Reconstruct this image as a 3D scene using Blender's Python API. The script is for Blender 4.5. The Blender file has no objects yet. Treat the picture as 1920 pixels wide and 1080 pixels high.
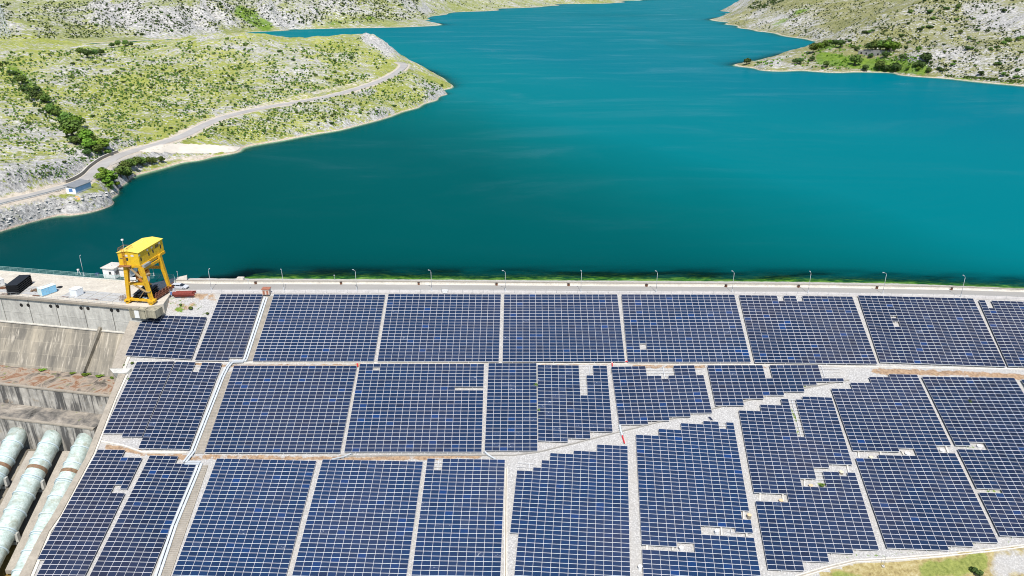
import bpy, bmesh, math, random
import numpy as np
from mathutils import Vector, Matrix

SC = bpy.context.scene
COL = SC.collection
R = math.radians
random.seed(7)
RNG = np.random.default_rng(7)

# ------------------------------------------------------------------ camera, sky, sun, exposure
F_PX, PITCH = 1410.0, R(22.0)
CAM = np.array((0.0, -187.7, 77.3))
cam_d = bpy.data.cameras.new("camera")
cam = bpy.data.objects.new("camera", cam_d)
COL.objects.link(cam)
cam.location = CAM
cam.rotation_euler = (R(90) - PITCH, 0, 0)
cam_d.sensor_width = 36.0
cam_d.lens = F_PX / 1920 * 36
cam_d.clip_start = 1.0
cam_d.clip_end = 30000
SC.camera = cam

SUN_EL = R(59)
SUN_AZ = math.atan2(0.12, -1.0)            # the sun stands behind the drone, slightly to the right
world = bpy.data.worlds.new("World")
SC.world = world
world.use_nodes = True
wn = world.node_tree
bg = wn.nodes["Background"]
sky = wn.nodes.new("ShaderNodeTexSky")
sky.sky_type = 'NISHITA'
sky.sun_disc = False
sky.sun_elevation = SUN_EL
sky.sun_rotation = SUN_AZ
sky.altitude = 200
sky.air_density = 1.0
sky.dust_density = 0.6
sky.ozone_density = 1.5
wn.links.new(sky.outputs[0], bg.inputs[0])
bg.inputs[1].default_value = 0.11
sun_l = bpy.data.lights.new("sun", 'SUN')
sun_l.energy = 4.6
sun_l.angle = R(0.53)
sun_l.color = (1.0, 0.955, 0.89)
sun = bpy.data.objects.new("sun", sun_l)
COL.objects.link(sun)
sdir = Vector((-math.sin(SUN_AZ) * math.cos(SUN_EL), -math.cos(SUN_AZ) * math.cos(SUN_EL), -math.sin(SUN_EL)))
sun.rotation_euler = sdir.to_track_quat('-Z', 'Y').to_euler()
sun.location = (30, -300, 300)
SC.view_settings.view_transform = 'Standard'
SC.view_settings.look = 'None'
SC.view_settings.exposure = 0.35
SC.view_settings.gamma = 1.0
SC.view_settings.use_curve_mapping = False
SC.cycles.filter_width = 1.05
SC.cycles.max_bounces = 6
SC.cycles.transparent_max_bounces = 12

# ------------------------------------------------------------------ survey helpers: photograph bearings -> ground points
cP, sP = math.cos(PITCH), math.sin(PITCH)
FWD = np.array((0, cP, -sP)); UPV = np.array((0, sP, cP)); RGT = np.array((1.0, 0, 0))
ZW = -2.0                                   # water level; the crest road is z = 0

def ray(px, py):
    px = np.asarray(px, float); py = np.asarray(py, float)
    return ((px - 960) / F_PX)[..., None] * RGT + (-(py - 540) / F_PX)[..., None] * UPV + FWD

def at_z(px, py, z=0.0):
    d = ray(px, py); t = (z - CAM[2]) / d[..., 2]
    return CAM + d * t[..., None]

def at_x(px, py, x):
    d = ray(px, py); t = (x - CAM[0]) / d[..., 0]
    return CAM + d * t[..., None]

def at_dist(px, py, g):
    d = ray(px, py); t = g / d[..., 1]
    return CAM + d * t[..., None]

def proj(p):
    q = np.asarray(p, float) - CAM
    x, y, z = q @ RGT, q @ UPV, q @ FWD
    return 960 + F_PX * x / z, 540 - F_PX * y / z

# ------------------------------------------------------------------ objects
def props(o, label=None, cat=None, group=None, kind=None):
    if label: o["label"] = label
    if cat: o["category"] = cat
    if group: o["group"] = group
    if kind: o["kind"] = kind
    return o

def thing(name, label, cat, loc=(0, 0, 0), rotz=0.0, group=None):
    o = bpy.data.objects.new(name, None)
    o.empty_display_size = 0.3
    COL.objects.link(o)
    o.location = loc
    o.rotation_euler = (0, 0, rotz)
    return props(o, label, cat, group)

class MB:
    """collects shapes, then links them as ONE mesh object"""
    def __init__(s):
        s.v = []; s.f = []; s.m = []
    def add(s, verts, faces, mi=0):
        b = len(s.v)
        s.v.extend([tuple(map(float, p)) for p in verts])
        s.f.extend([tuple(i + b for i in f) for f in faces])
        s.m.extend([mi] * len(faces))
        return s
    def quad(s, a, b, c, d, mi=0):
        return s.add([a, b, c, d], [(0, 1, 2, 3)], mi)
    def box(s, c, size, mi=0, rz=0.0, tilt=None):
        hx, hy, hz = size[0] / 2, size[1] / 2, size[2] / 2
        m = Matrix.Rotation(rz, 3, 'Z')
        if tilt is not None: m = m @ tilt
        vs = [Vector(c) + m @ Vector((x * hx, y * hy, z * hz)) for z in (-1, 1) for y in (-1, 1) for x in (-1, 1)]
        return s.add(vs, [(0, 2, 3, 1), (4, 5, 7, 6), (0, 1, 5, 4), (2, 6, 7, 3), (0, 4, 6, 2), (1, 3, 7, 5)], mi)
    def beam(s, p0, p1, w, h, mi=0, w1=None, h1=None, up=(0, 0, 1)):
        p0, p1 = Vector(p0), Vector(p1)
        d = (p1 - p0).normalized()
        u = Vector(up)
        if abs(d.dot(u)) > 0.98: u = Vector((0, 1, 0))
        sd = d.cross(u).normalized(); u2 = sd.cross(d).normalized()
        w1 = w if w1 is None else w1; h1 = h if h1 is None else h1
        vs = []
        for p, a, b in ((p0, w / 2, h / 2), (p1, w1 / 2, h1 / 2)):
            for x, y in ((-1, -1), (1, -1), (1, 1), (-1, 1)):
                vs.append(p + sd * (x * a) + u2 * (y * b))
        return s.add(vs, [(3, 2, 1, 0), (4, 5, 6, 7), (0, 1, 5, 4), (1, 2, 6, 5), (2, 3, 7, 6), (3, 0, 4, 7)], mi)
    def tube(s, pts, r, n=8, mi=0, caps=True):
        pts = [Vector(p) for p in pts]
        rs = r if isinstance(r, (list, tuple)) else [r] * len(pts)
        vs, fs = [], []
        for i, p in enumerate(pts):
            d = (pts[min(i + 1, len(pts) - 1)] - pts[max(i - 1, 0)]).normalized()
            u = Vector((0, 0, 1)) if abs(d.z) < 0.95 else Vector((0, 1, 0))
            a = d.cross(u).normalized(); b = a.cross(d).normalized()
            for k in range(n):
                t = 2 * math.pi * k / n
                vs.append(p + a * (math.cos(t) * rs[i]) + b * (math.sin(t) * rs[i]))
        for i in range(len(pts) - 1):
            for k in range(n):
                k2 = (k + 1) % n
                fs.append((i * n + k, i * n + k2, (i + 1) * n + k2, (i + 1) * n + k))
        if caps:
            fs.append(tuple(range(n - 1, -1, -1)))
            fs.append(tuple((len(pts) - 1) * n + k for k in range(n)))
        return s.add(vs, fs, mi)
    def prism(s, poly, z0, z1, mi=0):
        n = len(poly)
        vs = [(p[0], p[1], z0) for p in poly] + [(p[0], p[1], z1) for p in poly]
        fs = [tuple(range(n - 1, -1, -1)), tuple(range(n, 2 * n))]
        fs += [(i, (i + 1) % n, n + (i + 1) % n, n + i) for i in range(n)]
        return s.add(vs, fs, mi)
    def ribbon(s, a, b, mi=0):
        """sheet between two equally long polylines, facing up"""
        n = len(a)
        return s.add(list(a) + list(b), [(i, i + 1, n + i + 1, n + i) for i in range(n - 1)], mi)
    def slab(s, a, b, down, mi=0, down_b=None):
        """raised strip between polylines a and b with vertical sides"""
        n = len(a); db = down if down_b is None else down_b
        a = [np.array(p, float) for p in a]; b = [np.array(p, float) for p in b]
        a2 = [p - (0, 0, down) for p in a]; b2 = [p - (0, 0, db) for p in b]
        vs = a + b + a2 + b2; fs = []
        for i in range(n - 1):
            fs += [(i, i + 1, n + i + 1, n + i), (2 * n + i, 2 * n + i + 1, i + 1, i), (n + i, n + i + 1, 3 * n + i + 1, 3 * n + i)]
        fs += [(0, n, 3 * n, 2 * n), (n - 1, 2 * n - 1, 4 * n - 1, 3 * n - 1)]
        return s.add(vs, fs, mi)
    def build(s, name, mats, parent=None, smooth=False, origin=None, rel=False):
        """verts are world coordinates unless rel; with a parent they become relative to it"""
        me = bpy.data.meshes.new(name)
        if parent is not None and not rel:
            w = parent_world(parent).inverted()
            vs = [tuple(w @ Vector(p)) for p in s.v]
        elif origin is not None:
            vs = [(p[0] - origin[0], p[1] - origin[1], p[2] - origin[2]) for p in s.v]
        else:
            vs = s.v
        me.from_pydata(vs, [], s.f)
        if not isinstance(mats, (list, tuple)): mats = [mats]
        for m in mats: me.materials.append(m)
        if len(mats) > 1: me.polygons.foreach_set("material_index", s.m)
        bm = bmesh.new(); bm.from_mesh(me)
        bmesh.ops.recalc_face_normals(bm, faces=bm.faces)
        bm.to_mesh(me); bm.free()
        if smooth: me.polygons.foreach_set("use_smooth", [True] * len(me.polygons))
        o = bpy.data.objects.new(name, me)
        COL.objects.link(o)
        if parent is not None: o.parent = parent
        elif origin is not None: o.location = origin
        return o

def parent_world(o):
    m = Matrix.Translation(o.location) @ Matrix.Rotation(o.rotation_euler.z, 4, 'Z')
    return parent_world(o.parent) @ m if o.parent else m

def kids(o): return [c for c in COL.objects if c.parent == o]

def copy_tree(o, loc, rotz=0.0, label=None, scale=None):
    r = o.copy(); COL.objects.link(r); r.location = loc; r.rotation_euler = (0, 0, rotz)
    if label: r["label"] = label
    if scale is not None: r.scale = scale
    for c in list(o.children):
        d = c.copy(); COL.objects.link(d); d.parent = r
        for g in list(c.children):
            e = g.copy(); COL.objects.link(e); e.parent = d
    return r

def grid_mesh(name, X, Y, Z, mat, keep=None, attrs=None, smooth=True, kind="structure"):
    ny, nx = X.shape
    co = np.stack([X, Y, Z], -1).reshape(-1, 3)
    i = np.arange(ny * nx).reshape(ny, nx)
    f = np.stack([i[:-1, :-1], i[:-1, 1:], i[1:, 1:], i[1:, :-1]], -1).reshape(-1, 4)
    if keep is not None:
        f = f[keep.reshape(-1)]
    used = np.zeros(len(co), bool); used[f.ravel()] = True
    mp = np.cumsum(used) - 1
    f = mp[f]; co = co[used]
    me = bpy.data.meshes.new(name)
    me.vertices.add(len(co)); me.vertices.foreach_set("co", co.ravel())
    me.loops.add(f.size); me.loops.foreach_set("vertex_index", f.ravel().astype(np.int32))
    me.polygons.add(len(f))
    me.polygons.foreach_set("loop_start", (np.arange(len(f)) * 4).astype(np.int32))
    me.polygons.foreach_set("loop_total", np.full(len(f), 4, np.int32))
    if smooth: me.polygons.foreach_set("use_smooth", np.ones(len(f), bool))
    me.update(calc_edges=True)
    for k, a in (attrs or {}).items():
        at = me.attributes.new(k, 'FLOAT', 'POINT')
        at.data.foreach_set("value", np.asarray(a, np.float32).reshape(-1)[used])
    me.materials.append(mat)
    o = bpy.data.objects.new(name, me); COL.objects.link(o)
    if kind: o["kind"] = kind
    return o

# ------------------------------------------------------------------ noise
def _hash(ix, iy, seed):
    h = (ix.astype(np.int64) * 374761393 + iy.astype(np.int64) * 668265263 + seed * 1442695041) & 0x7fffffff
    h = ((h ^ (h >> 13)) * 1274126177) & 0x7fffffff
    return ((h ^ (h >> 16)) & 0xffff) / 65535.0
def vnoise(x, y, seed=0):
    ix, iy = np.floor(x), np.floor(y); fx, fy = x - ix, y - iy
    fx = fx * fx * (3 - 2 * fx); fy = fy * fy * (3 - 2 * fy)
    a = _hash(ix, iy, seed); b = _hash(ix + 1, iy, seed); c = _hash(ix, iy + 1, seed); d = _hash(ix + 1, iy + 1, seed)
    return (a * (1 - fx) + b * fx) * (1 - fy) + (c * (1 - fx) + d * fx) * fy
def fbm(x, y, oct=4, seed=0):
    s = 0; a = 0.5
    for k in range(oct):
        s = s + a * (vnoise(x * 2 ** k, y * 2 ** k, seed + k) - 0.5); a *= 0.5
    return s

# ------------------------------------------------------------------ materials
def nd(nt, t, **kw):
    n = nt.nodes.new(t)
    for k, v in kw.items(): setattr(n, k, v)
    return n
class Mat:
    def __init__(s, name):
        s.m = bpy.data.materials.new(name); s.m.use_nodes = True
        s.nt = s.m.node_tree; s.b = s.nt.nodes["Principled BSDF"]; s.out = s.nt.nodes["Material Output"]
        s.pos = nd(s.nt, "ShaderNodeNewGeometry").outputs["Position"]
    def L(s, a, b): s.nt.links.new(a, b)
    def mapped(s, scale=(1, 1, 1), rot=(0, 0, 0), src=None):
        n = nd(s.nt, "ShaderNodeMapping"); s.L(src or s.pos, n.inputs[0])
        n.inputs["Scale"].default_value = scale; n.inputs["Rotation"].default_value = rot
        return n.outputs[0]
    def noise(s, scale, detail=4, rough=0.55, vec=None, dist=0.0):
        n = nd(s.nt, "ShaderNodeTexNoise"); s.L(vec or s.pos, n.inputs["Vector"])
        n.inputs["Scale"].default_value = scale; n.inputs["Detail"].default_value = detail
        n.inputs["Roughness"].default_value = rough; n.inputs["Distortion"].default_value = dist
        return n.outputs[0]
    def voro(s, scale, vec=None, feature='F1', out=0):
        n = nd(s.nt, "ShaderNodeTexVoronoi", feature=feature); s.L(vec or s.pos, n.inputs["Vector"])
        n.inputs["Scale"].default_value = scale
        return n.outputs[out]
    def ramp(s, fac, stops, interp='LINEAR'):
        n = nd(s.nt, "ShaderNodeValToRGB"); s.L(fac, n.inputs[0])
        cr = n.color_ramp; cr.interpolation = interp
        while len(cr.elements) < len(stops): cr.elements.new(0.5)
        for e, (p, c) in zip(cr.elements, stops):
            e.position = p; e.color = (*c, 1) if not isinstance(c, (int, float)) else (c, c, c, 1)
        return n.outputs[0]
    def mix(s, fac, a, b, mode='MIX'):
        n = nd(s.nt, "ShaderNodeMix", data_type='RGBA', blend_type=mode)
        for sock, v in ((n.inputs[0], fac), (n.inputs[6], a), (n.inputs[7], b)):
            if isinstance(v, (int, float)): sock.default_value = v
            elif isinstance(v, tuple): sock.default_value = (*v, 1)
            else: s.L(v, sock)
        return n.outputs[2]
    def math(s, op, a, b=0.0, clamp=False):
        n = nd(s.nt, "ShaderNodeMath", operation=op, use_clamp=clamp)
        for sock, v in ((n.inputs[0], a), (n.inputs[1], b)):
            if isinstance(v, (int, float)): sock.default_value = v
            else: s.L(v, sock)
        return n.outputs[0]
    def attr(s, name):
        return nd(s.nt, "ShaderNodeAttribute", attribute_name=name).outputs["Fac"]
    def xyz(s, i):
        n = nd(s.nt, "ShaderNodeSeparateXYZ"); s.L(s.pos, n.inputs[0]); return n.outputs[i]
    def color(s, c):
        if isinstance(c, tuple): s.b.inputs["Base Color"].default_value = (*c, 1)
        else: s.L(c, s.b.inputs["Base Color"])
    def set(s, rough=None, metal=None, spec=None):
        if rough is not None:
            if isinstance(rough, (int, float)): s.b.inputs["Roughness"].default_value = rough
            else: s.L(rough, s.b.inputs["Roughness"])
        if metal is not None: s.b.inputs["Metallic"].default_value = metal
        if spec is not None: s.b.inputs["Specular IOR Level"].default_value = spec
        return s
    def bump(s, h, strength=0.4, dist=0.1):
        n = nd(s.nt, "ShaderNodeBump"); n.inputs["Strength"].default_value = strength; n.inputs["Distance"].default_value = dist
        s.L(h, n.inputs["Height"]); s.L(n.outputs[0], s.b.inputs["Normal"])

def mul(c, k): return tuple(min(1.0, x * k) for x in c)
def plain(name, c, rough=0.6, var=0.25, scale=0.8, metal=0.0, spec=0.4, dirt=None, dirt_amt=0.3, bump=0.0):
    """a painted or weathered surface: base colour, blotchy variation, optional dirt"""
    k = Mat(name)
    n1 = k.noise(scale, 6, 0.6)
    col = k.ramp(n1, [(0.3, mul(c, 1 - var)), (0.7, mul(c, 1 + var * 0.6))])
    if dirt:
        n2 = k.noise(scale * 2.7, 5, 0.65)
        f = k.ramp(n2, [(0.62 - dirt_amt * 0.35, 0.0), (0.75, 1.0)])
        col = k.mix(k.math('MULTIPLY', f, 0.8), col, dirt)
    k.color(col); k.set(rough, metal, spec)
    if bump: k.bump(k.noise(scale * 9, 4), bump, 0.05)
    return k.m

def concrete(name, c, streak=0.0, joints=None, dark=(0.07, 0.065, 0.06), scale=0.25, pale=0.25):
    k = Mat(name)
    n1 = k.noise(scale, 7, 0.62); n2 = k.noise(scale * 6, 6, 0.65)
    col = k.ramp(n1, [(0.3, mul(c, 0.72)), (0.5, c), (0.72, mul(c, 1.25))])
    col = k.mix(0.45, col, k.ramp(n2, [(0.3, mul(c, 0.62)), (0.6, mul(c, 1.18))]))
    if pale:
        n4 = k.noise(scale * 1.7, 5, 0.7, dist=0.8)
        col = k.mix(k.math('MULTIPLY', k.ramp(n4, [(0.57, 0.0), (0.66, 1.0)]), pale), col, mul(c, 1.7))
    if streak:
        v = k.mapped((1.1, 1.1, 0.06))
        n3 = k.noise(1.0, 5, 0.6, v)
        col = k.mix(k.math('MULTIPLY', k.ramp(n3, [(0.47, 0.0), (0.6, 1.0)]), streak), col, dark)
        n5 = k.noise(2.3, 4, 0.6, v)
        col = k.mix(k.math('MULTIPLY', k.ramp(n5, [(0.56, 0.0), (0.66, 1.0)]), streak * 0.6), col, mul(c, 1.6))
    k.color(col); k.set(0.9, 0, 0.2)
    k.bump(n2, 0.35, 0.08)
    return k.m
# ------------------------------------------------------------------ the dam: crest line and downstream slope
EDGE_PX = [(300, 549), (700, 549.5), (1100, 550), (1385, 552), (1600, 554.5), (1800, 559), (1920, 562), (2150, 569)]
_e = at_z(*np.array(EDGE_PX, float).T, 0.0)
def Y0(x): return np.interp(x, _e[:, 0], _e[:, 1])

def _walk():
    """profile of the downstream face, (d, z) with d = distance from the crest edge"""
    def hit(py, d0, z0, ang):
        a = PITCH + math.atan((py - 540) / F_PX)
        # ray: z = CAMz - tan(a) * (d - CAMy) ; line z = z0 + tan(ang) * (d - d0)
        ta, tg = math.tan(a), math.tan(ang)
        d = (CAM[2] + ta * CAM[1] - z0 + tg * d0) / (tg + ta)
        return d, z0 + tg * (d - d0)
    p = [(0.6, -0.12), (-0.6, -0.14)]
    p.append(hit(680, *p[-1], R(22.6)))
    p.append(hit(684.5, *p[-1], R(5)))
    p.append((p[-1][0] - 110, p[-1][1] - 110 * math.tan(R(20.2))))
    return p
PROF = _walk()
_pd = np.array([p[0] for p in PROF[::-1]]); _pz = np.array([p[1] for p in PROF[::-1]])
def slope_z(x, y):
    return np.interp(y - Y0(x), _pd, _pz)

def at_slope(px, py, off=0.0):
    """where the photograph's bearing meets the dam's downstream face raised by off"""
    d = ray(px, py); lo = np.full(d.shape[:-1], 60.0); hi = np.full(d.shape[:-1], 420.0)
    for _ in range(46):
        m = (lo + hi) / 2
        p = CAM + d * m[..., None]
        below = p[..., 2] < slope_z(p[..., 0], p[..., 1]) + off
        hi = np.where(below, m, hi); lo = np.where(below, lo, m)
    return CAM + d * hi[..., None]

def path_px(pts, n=None, step=14.0):
    """densify a polyline of photograph bearings"""
    out = []
    for (a, b), (c, d) in zip(pts[:-1], pts[1:]):
        k = max(1, int(math.hypot(c - a, d - b) / step)) if n is None else n
        for i in range(k): out.append((a + (c - a) * i / k, b + (d - b) * i / k))
    out.append(pts[-1])
    return np.array(out, float)

def resample(pts, n):
    p = np.array(pts, float)
    s = np.concatenate([[0], np.cumsum(np.hypot(*np.diff(p, axis=0).T))])
    t = np.linspace(0, s[-1], n)
    return np.stack([np.interp(t, s, p[:, 0]), np.interp(t, s, p[:, 1])], -1)

# training wall between the rockfill and the concrete works
TW_R = [(268, 590), (245, 650), (229, 690), (236, 700), (215, 747), (175, 850), (113, 965), (92, 995), (56, 1080), (20, 1170)]
TW_L = [(247, 592), (222, 650), (209, 690), (222, 700), (200, 757), (159, 860), (97, 968), (75, 1002), (35, 1080), (-8, 1170)]

# ------------------------------------------------------------------ dam surface materials
def gravel_mat():
    k = Mat("pale_rockfill")
    n1 = k.noise(0.12, 6, 0.6); v = k.voro(2.6); n2 = k.noise(3.2, 6, 0.7)
    col = k.ramp(n2, [(0.28, (0.17, 0.166, 0.16)), (0.5, (0.40, 0.395, 0.385)), (0.72, (0.62, 0.61, 0.59))])
    col = k.mix(0.5, col, k.ramp(v, [(0.05, (0.6, 0.59, 0.57)), (0.55, (0.3, 0.29, 0.28))]))
    col = k.mix(k.math('MULTIPLY', k.ramp(n1, [(0.45, 0.0), (0.62, 1.0)]), 0.35), col, (0.40, 0.375, 0.33))
    nd_ = k.noise(0.55, 6, 0.7)
    df = k.math('ADD', k.attr("dirt"), k.math('MULTIPLY', k.math('SUBTRACT', nd_, 0.5), 1.5))
    soil = k.ramp(k.noise(1.6, 5, 0.6), [(0.3, (0.17, 0.10, 0.055)), (0.7, (0.43, 0.29, 0.17))])
    col = k.mix(k.ramp(df, [(0.45, 0.0), (0.62, 0.9)]), col, soil)
    gf = k.math('ADD', k.attr("grass"), k.math('MULTIPLY', k.math('SUBTRACT', k.noise(0.9, 6, 0.7), 0.5), 1.9))
    gr = k.ramp(k.noise(0.7, 5, 0.6), [(0.3, (0.05, 0.11, 0.015)), (0.55, (0.14, 0.22, 0.03)), (0.75, (0.30, 0.26, 0.09))])
    col = k.mix(k.ramp(gf, [(0.5, 0.0), (0.66, 0.95)]), col, gr)
    ef = k.math('ADD', k.attr("earth"), k.math('MULTIPLY', k.math('SUBTRACT', k.noise(0.35, 6, 0.7), 0.5), 0.8))
    earth = k.ramp(k.noise(1.2, 7, 0.7), [(0.3, (0.17, 0.125, 0.055)), (0.52, (0.33, 0.27, 0.12)), (0.72, (0.45, 0.40, 0.25))])
    col = k.mix(k.ramp(ef, [(0.42, 0.0), (0.6, 1.0)]), col, earth)
    g2 = k.math('ADD', k.attr("turf"), k.math('MULTIPLY', k.math('SUBTRACT', k.noise(0.25, 6, 0.65), 0.5), 1.1))
    col = k.mix(k.ramp(g2, [(0.48, 0.0), (0.66, 0.9)]), col, k.ramp(k.noise(1.3, 6, 0.7), [(0.3, (0.09, 0.125, 0.022)), (0.7, (0.29, 0.32, 0.085))]))
    k.color(col); k.set(0.95, 0, 0.15)
    k.bump(n2, 0.6, 0.15)
    return k.m
M_GRAVEL = gravel_mat()
M_CONC = concrete("pale_concrete", (0.31, 0.275, 0.225), scale=0.3)
M_CONC_PALE = concrete("bleached_concrete", (0.56, 0.53, 0.47), scale=0.4, pale=0.2)
M_CONC_STAIR = concrete("stair_concrete", (0.33, 0.30, 0.255), scale=0.5, pale=0.1)
def apron_mat():
    k = Mat("stained_concrete")
    v = k.mapped((0.9, 0.10, 0.10), (0, 0, R(11)))
    n1 = k.noise(0.45, 7, 0.65, v); n2 = k.noise(1.6, 6, 0.65, v); n3 = k.noise(0.12, 6, 0.65)
    c = k.ramp(n1, [(0.3, (0.12, 0.113, 0.10)), (0.5, (0.235, 0.215, 0.18)), (0.68, (0.37, 0.33, 0.265))])
    c = k.mix(0.35, c, k.ramp(n3, [(0.38, (0.10, 0.097, 0.09)), (0.62, (0.30, 0.27, 0.22))]))
    br = nd(k.nt, "ShaderNodeTexBrick"); k.L(k.mapped((1, 1, 1), (0, 0, R(11))), br.inputs["Vector"])
    br.inputs["Color1"].default_value = (0.78, 0.78, 0.78, 1); br.inputs["Color2"].default_value = (1.15, 1.13, 1.08, 1); br.inputs["Mortar"].default_value = (1.22, 1.2, 1.15, 1)
    br.inputs["Scale"].default_value = 1.0; br.inputs["Brick Width"].default_value = 5.5; br.inputs["Row Height"].default_value = 2.1; br.inputs["Mortar Size"].default_value = 0.05; br.inputs["Bias"].default_value = 0.1
    c = k.mix(1.0, c, br.outputs[0], 'MULTIPLY')
    c = k.mix(k.math('MULTIPLY', k.ramp(n2, [(0.55, 0.0), (0.66, 1.0)]), 0.7), c, (0.50, 0.45, 0.37))
    c = k.mix(k.math('MULTIPLY', k.ramp(n2, [(0.30, 1.0), (0.42, 0.0)]), 0.6), c, (0.07, 0.065, 0.06))
    k.color(c); k.set(0.95, 0, 0.2); k.bump(k.noise(1.2, 6), 0.3, 0.1)
    return k.m
M_CONC_OLD = apron_mat()
def streak_mat():
    k = Mat("streaked_concrete")
    v = k.mapped((0.55, 0.55, 0.035)); v2 = k.mapped((1.6, 1.6, 0.12))
    a = k.noise(1.0, 6, 0.7, v, 0.2); b = k.noise(1.0, 5, 0.65, v2); m = k.noise(0.09, 4, 0.6)
    c = k.ramp(k.noise(0.5, 6, 0.65), [(0.3, (0.26, 0.245, 0.215)), (0.55, (0.42, 0.395, 0.35)), (0.7, (0.54, 0.51, 0.45))])
    f = k.math('ADD', a, k.math('MULTIPLY', k.math('SUBTRACT', m, 0.5), 0.45))
    c = k.mix(k.ramp(f, [(0.45, 0.0), (0.54, 0.88)]), c, (0.055, 0.055, 0.055))
    c = k.mix(k.ramp(b, [(0.56, 0.0), (0.66, 0.5)]), c, (0.52, 0.50, 0.46))
    c = k.mix(k.ramp(k.noise(0.35, 5, 0.7), [(0.60, 0.0), (0.70, 0.45)]), c, (0.30, 0.20, 0.11))
    k.color(c); k.set(0.95, 0, 0.2); return k.m
M_CONC_STREAK = streak_mat()
M_CONC_WALL = concrete("grey_wall_concrete", (0.47, 0.46, 0.42), streak=0.22, scale=0.2, dark=(0.16, 0.15, 0.14))
M_TRAY = plain("galvanised_tray", (0.46, 0.49, 0.51), 0.5, 0.12, 0.7, spec=0.4)
M_STEEL = plain("grey_steel", (0.36, 0.38, 0.39), 0.5, 0.2, 0.8, spec=0.4)
M_WHITE = plain("white_paint", (0.74, 0.74, 0.72), 0.6, 0.08, 0.7, dirt=(0.4, 0.37, 0.3), dirt_amt=0.25)
M_RED = plain("red_plastic", (0.55, 0.02, 0.03), 0.45, 0.15)
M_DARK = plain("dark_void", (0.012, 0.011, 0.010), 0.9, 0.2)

# ------------------------------------------------------------------ downstream slope mesh
def poly_mask(px, py, poly):
    poly = np.array(poly, float); x1, y1 = poly[:, 0], poly[:, 1]
    x2, y2 = np.roll(x1, -1), np.roll(y1, -1)
    r = np.zeros(px.shape, bool)
    for a, b, c, d in zip(x1, y1, x2, y2):
        if b == d: continue
        c1 = ((b > py) != (d > py)) & (px < (c - a) * (py - b) / (d - b) + a)
        r ^= c1
    return r
def soft_line(px, py, pts, w):
    best = np.full(px.shape, 1e9)
    for (a, b), (c, d) in zip(pts[:-1], pts[1:]):
        ex, ey = c - a, d - b; L2 = ex * ex + ey * ey
        t = np.clip(((px - a) * ex + (py - b) * ey) / L2, 0, 1)
        best = np.minimum(best, np.hypot(px - a - t * ex, py - b - t * ey))
    return np.clip(1.25 - best / w, 0, 1)

_lb = at_slope(*path_px([(352, 548.5), (318, 558), (300, 580), (275, 590), (258, 592)] + [((a[0] + b[0]) / 2, (a[1] + b[1]) / 2) for a, b in zip(TW_L, TW_R)][1:]).T)
_lo = np.argsort(_lb[:, 1])
def slope_left(y): return np.interp(y, _lb[_lo, 1], _lb[_lo, 0])

def build_slope():
    ds = np.concatenate([np.arange(0.6, -1.4, -0.5), np.arange(-1.4, -118, -0.75)])
    ts = np.linspace(0, 1, 420)
    D, T = np.meshgrid(ds, ts, indexing='ij')
    left = slope_left(D)
    X = left + (235 - left) * T
    Y = D + Y0(X)
    Z = slope_z(X, Y)
    px, py = proj(np.stack([X, Y, Z], -1))
    dirt = np.zeros_like(X); grass = np.zeros_like(X); earth = np.zeros_like(X); turf = np.zeros_like(X)
    for pts, w, a in (([(360, 682), (420, 686), (660, 686), (675, 684)], 4, 0.95), ([(1010, 684), (1140, 684)], 3, 0.6), ([(1190, 687), (1320, 688)], 6, 0.8),
                      ([(1430, 688), (1560, 692)], 4, 0.55), ([(1640, 696), (1800, 700), (1930, 708)], 8, 0.85), ([(200, 838), (290, 852), (370, 860)], 8, 0.8),
                      ([(380, 857), (640, 859), (900, 857)], 5, 0.95), ([(330, 553), (400, 557)], 14, 0.6), ([(300, 572), (330, 577), (360, 572)], 16, 0.5),
                      ([(278, 688), (355, 680)], 4, 0.4), ([(345, 620), (310, 1080)], 4, 0.32), ([(385, 640), (320, 850)], 4, 0.3)):
        dirt = np.maximum(dirt, a * soft_line(px, py, pts, w))
    for pts, w, a in (([(310, 560), (385, 580), (375, 640)], 14, 0.42), ([(330, 580), (340, 580)], 8, 0.8), ([(228, 690), (246, 720)], 5, 0.7), ([(1350, 755), (1560, 715)], 7, 0.42),
                      ([(1484, 765), (1498, 812)], 5, 0.75), ([(1536, 910), (1546, 908)], 6, 0.9), ([(1745, 700), (1770, 703)], 5, 0.4), ([(1795, 835), (1830, 838)], 5, 0.62),
                      ([(1840, 918), (1875, 921)], 4, 0.75), ([(1292, 1025), (1298, 1028)], 5, 0.6), ([(1560, 1045), (1680, 1040), (1920, 1010)], 8, 0.45), ([(900, 856), (930, 858)], 4, 0.4)):
        grass = np.maximum(grass, a * soft_line(px, py, pts, w))
    low = poly_mask(px, py, [(1500, 1100), (1530, 1078), (1602, 1054), (1760, 1041), (1935, 1022), (2300, 985), (2300, 1900), (1300, 1900), (1380, 1120)])
    earth = np.where(low, 0.75, 0)
    turf = np.where(low, 0.12, 0.0) + np.where(low, 0.75 * soft_line(px, py, [(1740, 1068), (1840, 1055)], 26), 0) + np.where(low, 0.5 * soft_line(px, py, [(1560, 1078), (1620, 1085)], 16), 0)
    rocky = np.where(low, soft_line(px, py, [(1880, 1060), (1960, 1060)], 34), 0)
    earth = earth - rocky * 0.42; turf = turf * (1 - 0.8 * rocky)
    wob = 0.10 * fbm(X * 0.8, Y * 0.8, 3, 3) + 0.45 * fbm(X * 0.12, Y * 0.12, 2, 9) * np.where(low, 2.4, 0.3)
    Z = Z + np.where(D > -1.4, 0, wob)
    o = grid_mesh("rockfill_slope", X, Y, Z, M_GRAVEL, attrs=dict(dirt=dirt, grass=grass, earth=earth, turf=turf))
    return o
build_slope()

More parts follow.
